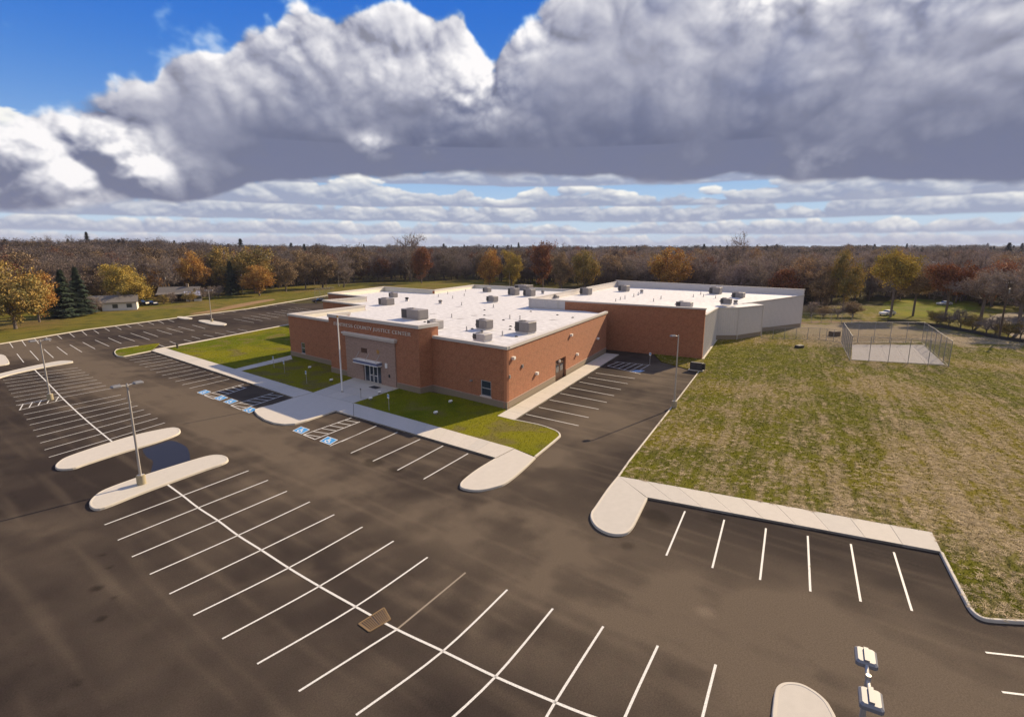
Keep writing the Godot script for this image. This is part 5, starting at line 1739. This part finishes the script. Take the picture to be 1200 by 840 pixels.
func copies(called: String, label: String, mesh: Mesh, places: Array, m: Material) -> void:
	var mm := MultiMesh.new()
	mm.transform_format = MultiMesh.TRANSFORM_3D
	mm.use_colors = true
	mm.mesh = mesh
	mm.instance_count = places.size()
	for k in places.size():
		mm.set_instance_transform(k, places[k][0])
		mm.set_instance_color(k, places[k][1])
	var o := MultiMeshInstance3D.new()
	o.multimesh = mm
	o.material_override = m
	o.name = numbered(called)
	add_child(o)
	o.set_meta("kind", "stuff")
	o.set_meta("label", label)
	o.set_meta("category", "woods" if called.find("wood") >= 0 else "grass")

func near_edge(az: float) -> float:
	var e := [[-60.0, 185.0], [-45.0, 195.0], [-37.0, 226.0], [-30.0, 250.0], [-24.0, 268.0], [-17.0, 310.0], [-5.0, 315.0], [2.0, 280.0], [8.0, 255.0], [16.0, 230.0], [26.0, 196.0], [33.0, 190.0], [40.0, 190.0], [60.0, 190.0]]
	for k in e.size() - 1:
		if az < e[k + 1][0]:
			return lerpf(e[k][1], e[k + 1][1], (az - e[k][0]) / (e[k + 1][0] - e[k][0]))
	return 180.0

func make_woods() -> void:
	M_leaf = StandardMaterial3D.new()
	M_leaf.vertex_color_use_as_albedo = true
	M_leaf.roughness = 0.9
	M_leaf.cull_mode = BaseMaterial3D.CULL_DISABLED
	M_leaf.backlight_enabled = true
	M_leaf.backlight = Color(0.5, 0.5, 0.45)
	M_bark = StandardMaterial3D.new()
	M_bark.vertex_color_use_as_albedo = true
	M_bark.roughness = 0.95
	M_bark.cull_mode = BaseMaterial3D.CULL_DISABLED
	var list := [
		["maple_tree", "olive", 1, Vector2(-112.38, -119.75), 16.7, 1.05, "huge olive-brown tree spreading beside the two dark spruces"],
		["maple_tree", "orange", 0, Vector2(-116.98, -131.29), 13.7, 0.90, "orange tree half hidden beside the huge olive-brown one"],
		["spruce_tree", "spruce", 0, Vector2(-118.53, -141.47), 12.6, 1.7, "dark green spruce beside the white ranch house"],
		["spruce_tree", "spruce", 1, Vector2(-120.75, -149.15), 13.0, 1.5, "paler green spruce standing just behind the dark one"],
		["poplar_tree", "tan", 1, Vector2(-133.77, -175.18), 12.7, 1.10, "tan leafy tree behind the roof of the white ranch house"],
		["poplar_tree", "gold", 1, Vector2(-122.96, -169.80), 13.9, 1.05, "bright yellow-olive tree at the end of the white ranch house"],
		["poplar_tree", "gold", 2, Vector2(-116.47, -164.74), 10.7, 1.35, "smaller yellow tree in front of the bright yellow-olive one"],
		["oak_tree", "orange", 0, Vector2(-132.46, -196.92), 11.8, 1.20, "round orange tree between ranch house and log cabin"],
		["oak_tree", "bare", 1, Vector2(-126.81, -196.92), 16.6, 1.00, "bare grey tree rising behind the log cabin"],
		["oak_tree", "orange", 1, Vector2(-123.19, -207.95), 17.8, 0.85, "tall orange tree above the log cabin roof"],
		["oak_tree", "olive", 1, Vector2(-117.04, -220.26), 20.5, 0.85, "tall olive-brown tree topping the skyline behind a dark evergreen"],
		["oak_tree", "olive", 2, Vector2(-105.48, -220.26), 20.5, 1.20, "tall olive-gold tree with the small orange one in front"],
		["spruce_tree", "spruce", 2, Vector2(-110.65, -211.90), 13.3, 1.5, "dark evergreen in front of the tall olive-brown tree"],
		["maple_tree", "orange", 2, Vector2(-98.02, -207.95), 12.4, 1.40, "small bright orange-yellow tree by the roadside utility pole"],
		["oak_tree", "tan", 0, Vector2(-96.61, -229.30), 14.7, 1.00, "brown-orange tree next to the small bright orange-yellow one"],
		["oak_tree", "tan", 1, Vector2(-93.91, -244.31), 17.9, 0.80, "pale grey-tan tree next in the row past the brown-orange tree"],
		["oak_tree", "tan", 2, Vector2(-88.04, -249.75), 17.1, 1.20, "narrow pale grey-tan tree behind the stepped rear parapet"],
		["oak_tree", "bare", 0, Vector2(-79.88, -255.44), 16.3, 1.10, "bare greyish tree between the grey-tan row and the tallest bare tree"],
		["oak_tree", "bare", 1, Vector2(-55.29, -295.76), 28.7, 0.75, "tallest bare tree breaking the skyline above the white roof"],
		["oak_tree", "rust", 0, Vector2(-48.42, -288.19), 19.2, 0.90, "brown tree at the foot of the tallest bare tree"],
		["maple_tree", "orange", 0, Vector2(-10.09, -244.31), 19.7, 0.80, "bright orange tree behind the rear of the main roof"],
		["maple_tree", "gold", 0, Vector2(0.00, -249.75), 18.6, 0.70, "yellow-brown tree close beside the bright orange one"],
		["maple_tree", "rust", 2, Vector2(14.28, -249.75), 22.8, 0.75, "narrow tall red-brown tree above the rear rooftop units"],
		["oak_tree", "tan", 0, Vector2(22.03, -239.10), 17.5, 0.80, "grey-tan tree between the red-brown and the olive-yellow tree"],
		["oak_tree", "olive", 0, Vector2(32.00, -234.10), 19.3, 0.90, "olive-yellow tree just off the detention parapet corner"],
		["oak_tree", "orange", 1, Vector2(62.41, -211.90), 19.5, 1.05, "broad orange-yellow tree rising behind the detention parapet"],
		["oak_tree", "bare", 0, Vector2(92.91, -224.69), 24.7, 0.80, "bare branchy tree breaking the skyline behind the detention roof"],
		["oak_tree", "orange", 2, Vector2(91.07, -207.95), 13.4, 0.90, "small yellowish tree low in the bare woods behind detention"],
		["oak_tree", "olive", 1, Vector2(102.24, -164.74), 18.8, 0.70, "brown-gold tree top among the bare woods above the yard"],
		["poplar_tree", "gold", 12, Vector2(100.82, -141.47), 17.1, 0.85, "slender bright yellow tree by the white car in the clearing"],
		["oak_tree", "rust", 10, Vector2(109.62, -134.52), 14.5, 0.95, "reddish-brown tree above the brush in the clearing"],
		["oak_tree", "tan", 12, Vector2(108.09, -143.31), 12.5, 1.10, "thin tan tree between the yellow and reddish clearing trees"],
		["oak_tree", "bare", 12, Vector2(110.54, -125.26), 13.9, 1.20, "dark bare tree beside the utility pole brush"],
		["oak_tree", "bare", 12, Vector2(108.70, -113.50), 14.6, 1.30, "dark bare tree at the sandy bank by the utility pole"],
	]
	for a in list:
		tree(a[0], a[1], a[2], a[3], a[4], a[5], a[6], "", 1.6)
	for p in [Vector2(-114.18, -175.18), Vector2(-113.42, -177.99), Vector2(-110.04, -182.38), Vector2(-109.50, -188.58), Vector2(-109.22, -193.50), Vector2(-108.92, -198.68), Vector2(-118.25, -151.20)]:
		tree("yard_shrub", "bare" if rng.randf() < 0.6 else "olive", rng.randi() % 3, p, rng.randf_range(3.6, 5.5), 1.5, "dark leafless shrub in the yards of cabin and ranch house", "shrubs in the house yards")
	# brush along the wood edge
	var k := 0
	for p in [Vector2(101.59, -126.72), Vector2(102.14, -123.84), Vector2(102.67, -121.09), Vector2(103.17, -118.45), Vector2(101.91, -113.50), Vector2(100.68, -110.04), Vector2(101.53, -107.84), Vector2(102.98, -106.77)]:
		tree("brush_shrub", "bare" if k % 3 else "olive", k % 3, p, 3.9 + 0.5 * (k % 3), 1.6, "grey-brown brush growing along the black silt fence", "brush along the clearing")
		k += 1
	for p in [Vector2(80.49, -143.31), Vector2(82.88, -141.47), Vector2(86.74, -141.47), Vector2(90.83, -141.47)]:
		tree("brush_shrub", "tan" if k % 2 else "bare", k % 3, p, 3.4 + 0.6 * (k % 3), 1.7, "tan brush at the wood edge behind the exercise yard", "brush behind the exercise yard")
		k += 1
	# the bare woods, one mass
	var r := RandomNumberGenerator.new()
	r.seed = 77
	var kinds := [["bare", 0, []], ["bare", 1, []], ["bare", 2, []], ["tan", 0, []], ["rust", 2, []]]
	var tries := 0
	while tries < 4200:
		tries += 1
		var az := r.randf_range(-58.0, 58.0)
		var lo := near_edge(az)
		var d := lo + (520.0) * pow(r.randf(), 1.4)
		var p := Vector2(sin(deg_to_rad(az)), -cos(deg_to_rad(az))) * d
		# the clearing and the sandy bank on the right stay open
		if az > 31.0 and az < 44.0 and d < 225.0:
			continue
		var h := r.randf_range(9.5, 17.0) + 5.0 * pow(r.randf(), 6.0) * (1.0 if az > 4.0 else 1.05)
		var pick := r.randf()
		var i := r.randi() % 3
		if pick > 0.86:
			i = 3
		elif pick > 0.80:
			i = 4
		var w := r.randf_range(0.85, 1.25) * h / 12.0
		var b := Basis(Vector3.UP, r.randf() * TAU).scaled(Vector3(w, h / 12.0, w))
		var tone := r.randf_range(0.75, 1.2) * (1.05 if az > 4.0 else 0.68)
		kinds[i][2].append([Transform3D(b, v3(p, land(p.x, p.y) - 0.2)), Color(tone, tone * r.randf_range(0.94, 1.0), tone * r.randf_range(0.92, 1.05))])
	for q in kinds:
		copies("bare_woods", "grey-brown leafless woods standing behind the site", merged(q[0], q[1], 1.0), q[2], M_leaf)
	# wooded ridges farther out
	var far := [["bare", 0, []], ["tan", 1, []], ["spruce", 0, []]]
	for t in 5200:
		var az := r.randf_range(-62.0, 62.0)
		var d := 480.0 * pow(6.5, pow(r.randf(), 1.25))
		var p := Vector2(sin(deg_to_rad(az)), -cos(deg_to_rad(az))) * d
		var h := r.randf_range(9.0, 17.0) + 7.0 * pow(r.randf(), 5.0)
		var w := r.randf_range(1.1, 1.6) * h / 12.0 * (1.0 + d / 1600.0)
		var i := 0 if r.randf() < 0.6 else (1 if r.randf() < 0.55 else 2)
		var b := Basis(Vector3.UP, r.randf() * TAU).scaled(Vector3(w, h / 12.0, w))
		var tone := r.randf_range(0.26, 0.48)
		far[i][2].append([Transform3D(b, v3(p, land(p.x, p.y) - 0.3)), Color(tone, tone * 0.95, tone)])
	for t in 620:
		var az := r.randf_range(-50.0, -26.0)
		var d := r.randf_range(330.0, 560.0)
		var p := Vector2(sin(deg_to_rad(az)), -cos(deg_to_rad(az))) * d
		var h := r.randf_range(13.0, 19.0)
		var w := r.randf_range(1.3, 1.9) * h / 12.0
		var i := 1 if r.randf() < 0.5 else 0
		var tone := r.randf_range(0.28, 0.5)
		far[i][2].append([Transform3D(Basis(Vector3.UP, r.randf() * TAU).scaled(Vector3(w, h / 12.0, w)), v3(p, land(p.x, p.y) - 0.3)), Color(tone, tone * 0.95, tone * 1.05)])
	for q in far:
		copies("ridge_woods", "dark woods on the low ridges at the horizon", merged(q[0], q[1], 0.6), q[2], M_leaf)

func make_grass() -> void:
	var bag := Bag.new()
	var r := RandomNumberGenerator.new()
	r.seed = 91
	for k in 7:
		var a := r.randf() * TAU
		var o := Vector3(cos(a), 0, sin(a)) * r.randf_range(0.0, 0.07)
		var s := Vector3(-sin(a), 0, cos(a)) * 0.008
		var tip := o + Vector3(cos(a) * r.randf_range(0.02, 0.09), r.randf_range(0.05, 0.12), sin(a) * r.randf_range(0.02, 0.09))
		bag.tri(o - s, tip, o + s, Color(1, 1, 1) * r.randf_range(0.8, 1.2))
	var tuft := bag.mesh()
	var m := StandardMaterial3D.new()
	m.vertex_color_use_as_albedo = true
	m.roughness = 1.0
	m.metallic_specular = 0.1
	m.cull_mode = BaseMaterial3D.CULL_DISABLED
	# cut straw lying on the ground
	var lay := Bag.new()
	for k in 6:
		var a := r.randf() * PI
		var o := Vector3(r.randf_range(-0.12, 0.12), r.randf_range(0.012, 0.045), r.randf_range(-0.12, 0.12))
		var d := Vector3(cos(a), r.randf_range(-0.05, 0.05), sin(a)) * r.randf_range(0.08, 0.2)
		var s := Vector3(-sin(a), 0, cos(a)) * 0.011
		lay.tri(o - d - s, o + d, o - d + s, Color(1, 1, 1) * r.randf_range(0.8, 1.2))
		lay.tri(o + d - s, o - d, o + d + s, Color(1, 1, 1) * r.randf_range(0.8, 1.2))
	var straws := lay.mesh()
	var places := []
	var lying := []
	for k in 230000:
		# denser towards the near side of the field
		var p := Vector2(r.randf_range(6.0, 100.0), -22.0 - 90.0 * pow(r.randf(), 1.5))
		if not Geometry2D.is_point_in_polygon(p, field_poly):
			continue
		var c := tone_of("field", p.x, p.y)
		var dry := clampf((c.r - c.g) * 12.0 - 0.1, 0.0, 1.0)
		var s := r.randf_range(0.6, 1.4)
		var b := Basis(Vector3.UP, r.randf() * TAU)
		if r.randf() < 0.08 + 0.5 * dry:
			var tone := Color(0.50, 0.40, 0.26) * r.randf_range(0.7, 1.35)
			lying.append([Transform3D(b.scaled(Vector3(s, s, s)), v3(p, 0.13)), tone])
		else:
			c = c * r.randf_range(1.0, 1.7)
			places.append([Transform3D(b.scaled(Vector3(s * 1.5, s * 0.7, s * 1.5)), v3(p, 0.125)), c])
	copies("field_grass", "patchy green grass of the mown field", tuft, places, m)
	copies("field_straw", "dry cut straw lying in the mown field", straws, lying, m)
	places = []
	for poly in lawn_polys:
		var box_ := Rect2(poly[0], Vector2.ZERO)
		for p in poly:
			box_ = box_.expand(p)
		var n := int(minf(box_.get_area() * 22.0, 30000.0))
		for k in n:
			var p := box_.position + box_.size * Vector2(r.randf(), r.randf())
			if Geometry2D.is_point_in_polygon(p, poly):
				var c := tone_of("yard", p.x, p.y) * r.randf_range(1.0, 1.6)
				var s := r.randf_range(0.45, 0.9)
				places.append([Transform3D(Basis(Vector3.UP, r.randf() * TAU).scaled(Vector3(s * 1.4, s, s * 1.4)), v3(p, 0.125)), c])
	copies("lawn_grass", "short green lawn grass round the brick building", tuft, places, m)

# ------------------------------------------------------------------ houses, vehicles and poles around
func house(called: String, label: String, p: Vector2, turn: float, w: float, d: float, h: float, rise: float, wall: Material, roof: Material, porch := false) -> void:
	var t := thing(called, label, "house", v3(p, land(p.x, p.y)), turn)
	var A := Vector2(-w / 2, d / 2)
	var B := Vector2(w / 2, d / 2)
	var C := Vector2(w / 2, -d / 2)
	var D := Vector2(-w / 2, -d / 2)
	var holes := []
	for k in 4:
		var s := w * (0.12 + 0.235 * k)
		holes.append([s, s + (1.0 if k == 1 else 1.4), 0.0 if k == 1 else 0.9, 2.15])
	var st := new_st()
	wall_face(st, A, B, 0.0, h, holes)
	wall_face(st, B, C, 0.0, h)
	wall_face(st, C, D, 0.0, h)
	wall_face(st, D, A, 0.0, h)
	face(st, [v3(B, h), v3(C, h), Vector3(w / 2, h + rise, 0)], Vector3.RIGHT)
	face(st, [v3(A, h), v3(D, h), Vector3(-w / 2, h + rise, 0)], Vector3.LEFT)
	obj("wall", st, wall, t)
	var o := 0.45
	for s in [1.0, -1.0]:
		st = new_st()
		var e: float = s * (d / 2 + o)
		var ye := h - rise * o / (d / 2)
		var top := [Vector3(-w / 2 - o, ye + 0.12, e), Vector3(w / 2 + o, ye + 0.12, e), Vector3(w / 2 + o, h + rise + 0.12, 0), Vector3(-w / 2 - o, h + rise + 0.12, 0)]
		face(st, top, Vector3(0, 1, s))
		var low := []
		for q in top:
			low.append(q - Vector3(0, 0.12, 0))
		face(st, low, Vector3(0, -1, -s))
		face(st, [top[0], top[1], low[1], low[0]], Vector3(0, 0, s))
		face(st, [top[1], top[2], low[2], low[1]], Vector3.RIGHT)
		face(st, [top[0], top[3], low[3], low[0]], Vector3.LEFT)
		obj("roof", st, roof, t)
	for k in 4:
		st = new_st()
		along(st, A, B, holes[k][0], holes[k][1], holes[k][2], holes[k][3], -0.14, -0.08)
		if k == 1:
			obj("door", st, M.bronze, t)
		else:
			var win := obj("window", st, M.frame, t)
			st = new_st()
			along(st, A, B, holes[k][0] + 0.08, holes[k][1] - 0.08, holes[k][2] + 0.08, holes[k][3] - 0.08, -0.08, -0.06)
			obj("pane", st, M.glass, win)
	st = new_st()
	box(st, Vector3(w * 0.2, h + rise + 0.3, 0.0), Vector3(0.8, 1.6, 0.8))
	obj("chimney", st, M.block, t)
	if porch:
		for k in 5:
			st = new_st()
			box(st, Vector3(-w * 0.45 + w * 0.225 * k, h * 0.5, d / 2 + 2.2), Vector3(0.2, h, 0.2))
			obj("porch_post", st, M.wood, t)
		st = new_st()
		box(st, Vector3(0, h + 0.05, d / 2 + 1.2), Vector3(w + 0.6, 0.14, 2.8), Basis(Vector3.RIGHT, 0.16))
		obj("porch_roof", st, roof, t)

func car(label: String, p: Vector2, turn: float, paint: Material, y := 0.0, tall := false) -> void:
	var t := thing("parked_car", label, "car", v3(p, y), turn)
	var L := 4.6
	var hw := 0.9
	var up := 0.35 if tall else 0.0
	# side outline of the body, then the cabin
	var side := [[-2.25, 0.35], [-2.3, 0.7], [-2.15, 0.95 + up * 0.5], [-0.9, 1.0 + up * 0.5], [1.25, 1.02 + up * 0.6], [2.2, 0.98 + up * 0.6], [2.3, 0.6], [2.25, 0.35]]
	var st := new_st()
	loft(st, side, hw, hw * 0.96)
	var body := obj("body", st, paint, t)
	st = new_st()
	loft(st, [[-0.85, 1.0 + up * 0.5], [-0.2, 1.42 + up], [1.2, 1.45 + up], [1.95, 1.0 + up * 0.6]], hw * 0.9, hw * 0.72)
	obj("cabin", st, paint, t)
	st = new_st()
	for s in [-1.0, 1.0]:
		var a := Vector3(-0.55, 1.08 + up * 0.5, s * (hw * 0.89 + 0.004))
		var b := Vector3(1.6, 1.08 + up * 0.5, s * (hw * 0.89 + 0.004))
		var c := Vector3(1.15, 1.38 + up, s * (hw * 0.745 + 0.004))
		var d := Vector3(-0.12, 1.36 + up, s * (hw * 0.745 + 0.004))
		face(st, [a, b, c, d], Vector3(0, 0, s))
	face(st, [Vector3(-0.80, 1.05 + up * 0.5, -0.7), Vector3(-0.80, 1.05 + up * 0.5, 0.7), Vector3(-0.26, 1.40 + up, 0.6), Vector3(-0.26, 1.40 + up, -0.6)], Vector3(-1, 0.5, 0))
	face(st, [Vector3(1.93, 1.06 + up * 0.6, -0.7), Vector3(1.93, 1.06 + up * 0.6, 0.7), Vector3(1.28, 1.43 + up, 0.6), Vector3(1.28, 1.43 + up, -0.6)], Vector3(1, 0.5, 0))
	obj("window", st, M.glass, t)
	for w in [[-1.4, -1], [-1.4, 1], [1.4, -1], [1.4, 1]]:
		st = new_st()
		var z: float = w[1] * hw
		tube(st, [Vector3(w[0], 0.33, z - 0.11 * w[1]), Vector3(w[0], 0.33, z + 0.02 * w[1])], [0.33, 0.33], 14)
		var wheel := obj("wheel", st, M.black, t)
		st = new_st()
		tube(st, [Vector3(w[0], 0.33, z), Vector3(w[0], 0.33, z + 0.035 * w[1])], [0.2, 0.18], 10)
		obj("rim", st, M.steel, wheel)
	for s in [-1.0, 1.0]:
		st = new_st()
		box(st, Vector3(-2.27, 0.76, s * 0.62), Vector3(0.08, 0.14, 0.34))
		obj("headlight", st, M.lens, body)

func loft(st: SurfaceTool, outline: Array, w0: float, w1: float) -> void:
	# the outline across the car, narrower towards the top
	var lo := 99.0
	var hi := -99.0
	for p in outline:
		lo = minf(lo, p[1])
		hi = maxf(hi, p[1])
	var L := []
	var R := []
	for p in outline:
		var w := lerpf(w0, w1, (p[1] - lo) / (hi - lo))
		L.append(Vector3(p[0], p[1], -w))
		R.append(Vector3(p[0], p[1], w))
	var mid := Vector3.ZERO
	for p in L + R:
		mid += p / (2.0 * L.size())
	for k in L.size():
		var k2 := (k + 1) % L.size()
		face(st, [L[k], L[k2], R[k2], R[k]], (L[k] + R[k2]) * 0.5 - mid)
	for k in range(1, L.size() - 1):
		face(st, [L[0], L[k], L[k + 1]], Vector3.FORWARD)
		face(st, [R[0], R[k], R[k + 1]], Vector3.BACK)

func utility_pole(p: Vector2, h: float, turn: float, label: String) -> void:
	var t := thing("utility_pole", label, "utility pole", v3(p, land(p.x, p.y)), turn)
	var st := new_st()
	tube(st, [Vector3(0, -0.5, 0), Vector3(0, h, 0)], [0.2, 0.12], 8)
	obj("pole", st, M.wood, t)
	st = new_st()
	box(st, Vector3(0, h - 0.7, 0.12), Vector3(2.4, 0.12, 0.1))
	obj("crossarm", st, M.wood, t)
	for k in 4:
		st = new_st()
		tube(st, [Vector3(-1.1 + 0.73 * k, h - 0.64, 0.12), Vector3(-1.1 + 0.73 * k, h - 0.42, 0.12)], [0.05, 0.03], 6)
		obj("insulator", st, M.cabinet_pale, t)
	st = new_st()
	tube(st, [Vector3(0.32, h - 2.6, 0), Vector3(0.32, h - 1.7, 0)], [0.22, 0.22], 10)
	obj("transformer", st, M.cabinet, t)

func cable(a: Vector3, b: Vector3, sag: float, label: String) -> void:
	var st := new_st()
	var pts := []
	var rad := []
	for k in 13:
		var t := k / 12.0
		pts.append(a.lerp(b, t) - Vector3(0, sag * 4.0 * t * (1.0 - t), 0))
		rad.append(0.025)
	tube(st, pts, rad, 4, false)
	var o := obj("power_line", st, M.black)
	tag(o, label, "power line", "power lines along the road")

func make_neighbours() -> void:
	var siding := grain_mat(0.74, 0.72, 0.68, 0.8, M.concrete.albedo_texture, 3.0)
	var shingle := grain_mat(0.22, 0.20, 0.19, 0.9, M.wood.albedo_texture, 1.2)
	var log := grain_mat(0.075, 0.052, 0.042, 0.9, M.wood.albedo_texture, 1.5)
	var tin := mat(0.50, 0.50, 0.54, 0.4, 0.3)
	house("ranch_house", "small white ranch house with grey roof beside the two spruces", Vector2(-120.26, -158.82), 0.55, 14.5, 8.0, 2.7, 1.7, siding, shingle)
	house("log_cabin", "dark brown log cabin with porch under the tall orange tree", Vector2(-117.70, -190.19), 0.35, 12.0, 7.5, 2.8, 2.0, log, shingle, true)
	house("garden_shed", "small pale shed beside the dark log cabin", Vector2(-111.58, -186.99), 0.5, 4.0, 3.5, 2.4, 1.1, siding, tin)
	house("farm_house", "low brown-roofed house on the green beyond the white roof", Vector2(-79.71, -368.08), 0.2, 17.0, 10.0, 3.0, 2.6, grain_mat(0.36, 0.30, 0.25, 0.9, M.wood.albedo_texture, 2.0), log)
	house("farm_house", "pale house standing behind the low brown-roofed one", Vector2(-118.20, -531.94), 0.1, 17.0, 10.0, 3.4, 2.4, siding, tin)
	house("farm_house", "small white house in the woods behind the main roof", Vector2(-40.47, -466.49), -0.2, 11.0, 8.0, 3.0, 2.2, siding, tin)
	house("barn", "silver-roofed barn high among the trees above the clearing", Vector2(225.21, -274.15), -0.5, 20.0, 11.0, 8.0, 3.0, siding, tin)
	house("farm_house", "grey-roofed house among trees beyond the sandy bank", Vector2(203.50, -216.00), -0.6, 16.0, 9.0, 4.0, 2.6, siding, tin)
	car("dark blue car parked beside the white ranch house", Vector2(-116.84, -172.45), 2.9, mat(0.02, 0.03, 0.09, 0.3), 0.14)
	car("black pickup-tall car parked between ranch house and blue car", Vector2(-118.70, -171.12), 3.0, mat(0.02, 0.02, 0.022, 0.3), 0.14, true)
	car("black car parked behind the stepped rear corner of the brick building", Vector2(-65.79, -182.38), 0.6, mat(0.012, 0.012, 0.014, 0.3))
	car("white car parked under the slender yellow tree", Vector2(102.49, -145.21), 0.4, mat(0.78, 0.78, 0.78, 0.3), 0.13)
	car("grey car in the clearing beyond the brush", Vector2(139.72, -172.45), 0.2, mat(0.45, 0.45, 0.47, 0.3), 0.0)
	utility_pole(Vector2(97.72, -105.73), 12.0, 0.3, "wooden utility pole standing beside the black silt fence")
	utility_pole(Vector2(-106.60, -211.90), 10.0, 0.9, "wooden utility pole beside the small bright orange-yellow tree")
	utility_pole(Vector2(-122.85, -190.19), 10.0, 0.9, "wooden utility pole before the dark log cabin")
	utility_pole(Vector2(-90.43, -261.39), 10.0, 0.9, "wooden utility pole behind the black parked car")
	var a := Vector2(-122.85, -190.19)
	var b := Vector2(-106.60, -211.90)
	var c := Vector2(-90.43, -261.39)
	for k in 2:
		cable(v3(a, 9.4 - k * 1.2), v3(b, 9.4 - k * 1.2), 0.8, "thin black power line strung between the wooden poles along the road")
		cable(v3(b, 9.4 - k * 1.2), v3(c, 9.4 - k * 1.2), 1.0, "thin black power line strung between the wooden poles along the road")
	light_pole(Vector2(-1.18, -247.00), 7.9, [Vector2(-1, 0), Vector2(1, 0)], "light pole standing behind the rear rooftop units", 0.1)
	light_pole(Vector2(-84.20, -261.39), 7.6, [Vector2(-1, 0), Vector2(1, 0)], "light pole on the grass behind the stepped rear parapet", 0.1)
	# silt fence at the edge of the graded ground
	var t := thing("silt_fence", "low black silt fence curving between graded ground and the clearing", "fence", Vector3(0, 0.1, 0))
	var run := smooth_line([Vector2(92.47, -130.66), Vector2(96.72, -127.31), Vector2(98.23, -121.90), Vector2(98.75, -115.43), Vector2(98.19, -110.04), Vector2(97.55, -105.73), Vector2(98.58, -101.35)], 4)
	for k in run.size() - 1:
		var st := new_st()
		tube(st, [v3(run[k], 0.0), v3(run[k], 0.95)], [0.03, 0.03], 5)
		obj("stake", st, M.wood, t)
		st = new_st()
		var d := run[k + 1] - run[k]
		box(st, v3((run[k] + run[k + 1]) * 0.5, 0.36), Vector3(d.length(), 0.72, 0.02), Basis(v3(d.normalized()), Vector3.UP, v3(d.normalized()).cross(Vector3.UP)))
		obj("fabric", st, M.black, t)
	# sandy bank and clearing on the right
	var s1 := new_st()
	slab(s1, smooth_ring([Vector2(109.20, -122.45), Vector2(121.32, -135.63), Vector2(134.72, -147.48), Vector2(146.04, -151.89), Vector2(149.87, -141.47), Vector2(116.88, -107.84), Vector2(101.72, -104.70), Vector2(106.55, -114.09)]), -0.1, 0.16)
	struct("sandy_bank", s1, M.straw)
	s1 = new_st()
	slab(s1, smooth_ring([Vector2(100.11, -143.31), Vector2(126.85, -181.63), Vector2(143.77, -195.48), Vector2(150.41, -191.83), Vector2(158.11, -188.31), Vector2(156.18, -178.47), Vector2(130.22, -151.89), Vector2(111.53, -141.31), Vector2(104.16, -141.31)]), -0.1, 0.15, YARD)
	struct("clearing", s1, M.yard)
	t = thing("chain_link_fence", "chain-link gate fence behind the black parked car", "fence", Vector3(0, 0.02, 0))
	fence_run(t, Vector2(-73.14, -198.68), Vector2(-69.52, -209.91), 4, 3.4)

# ------------------------------------------------------------------
func _ready() -> void:
	rng.seed = 4
	var cam := Camera3D.new()
	cam.name = "camera"
	cam.position = Vector3(0, 17.7, 0)
	cam.rotation.x = -0.201
	cam.fov = rad_to_deg(2.0 * atan(420.0 / 626.0))
	cam.near = 0.1
	cam.far = 12000.0
	add_child(cam)
	var env := Environment.new()
	env.background_mode = Environment.BG_SKY
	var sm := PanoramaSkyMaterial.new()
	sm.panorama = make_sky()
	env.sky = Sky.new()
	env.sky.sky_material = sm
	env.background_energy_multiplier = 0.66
	env.tonemap_mode = Environment.TONE_MAPPER_LINEAR
	env.tonemap_exposure = 1.6
	env.fog_enabled = true
	env.fog_density = 0.00009
	env.fog_light_color = Color(0.72, 0.75, 0.86)
	env.sdfgi_enabled = true
	env.ssao_enabled = true
	env.ssil_enabled = true
	var we := WorldEnvironment.new()
	we.name = "environment"
	we.environment = env
	add_child(we)
	var sun := DirectionalLight3D.new()
	sun.name = "sun"
	sun.light_energy = 1.6
	sun.light_color = Color(1.0, 0.90, 0.74)
	sun.light_angular_distance = 0.5
	sun.shadow_enabled = true
	add_child(sun)
	sun.look_at_from_position(Vector3(0.628, 0.489, -0.605) * 100.0, Vector3.ZERO)
	make_materials()
	make_site()
	make_main_block()
	make_cell_block()
	make_woods()
	make_neighbours()
	make_roof_things()
	make_furniture()
	make_yard()
	make_grass()
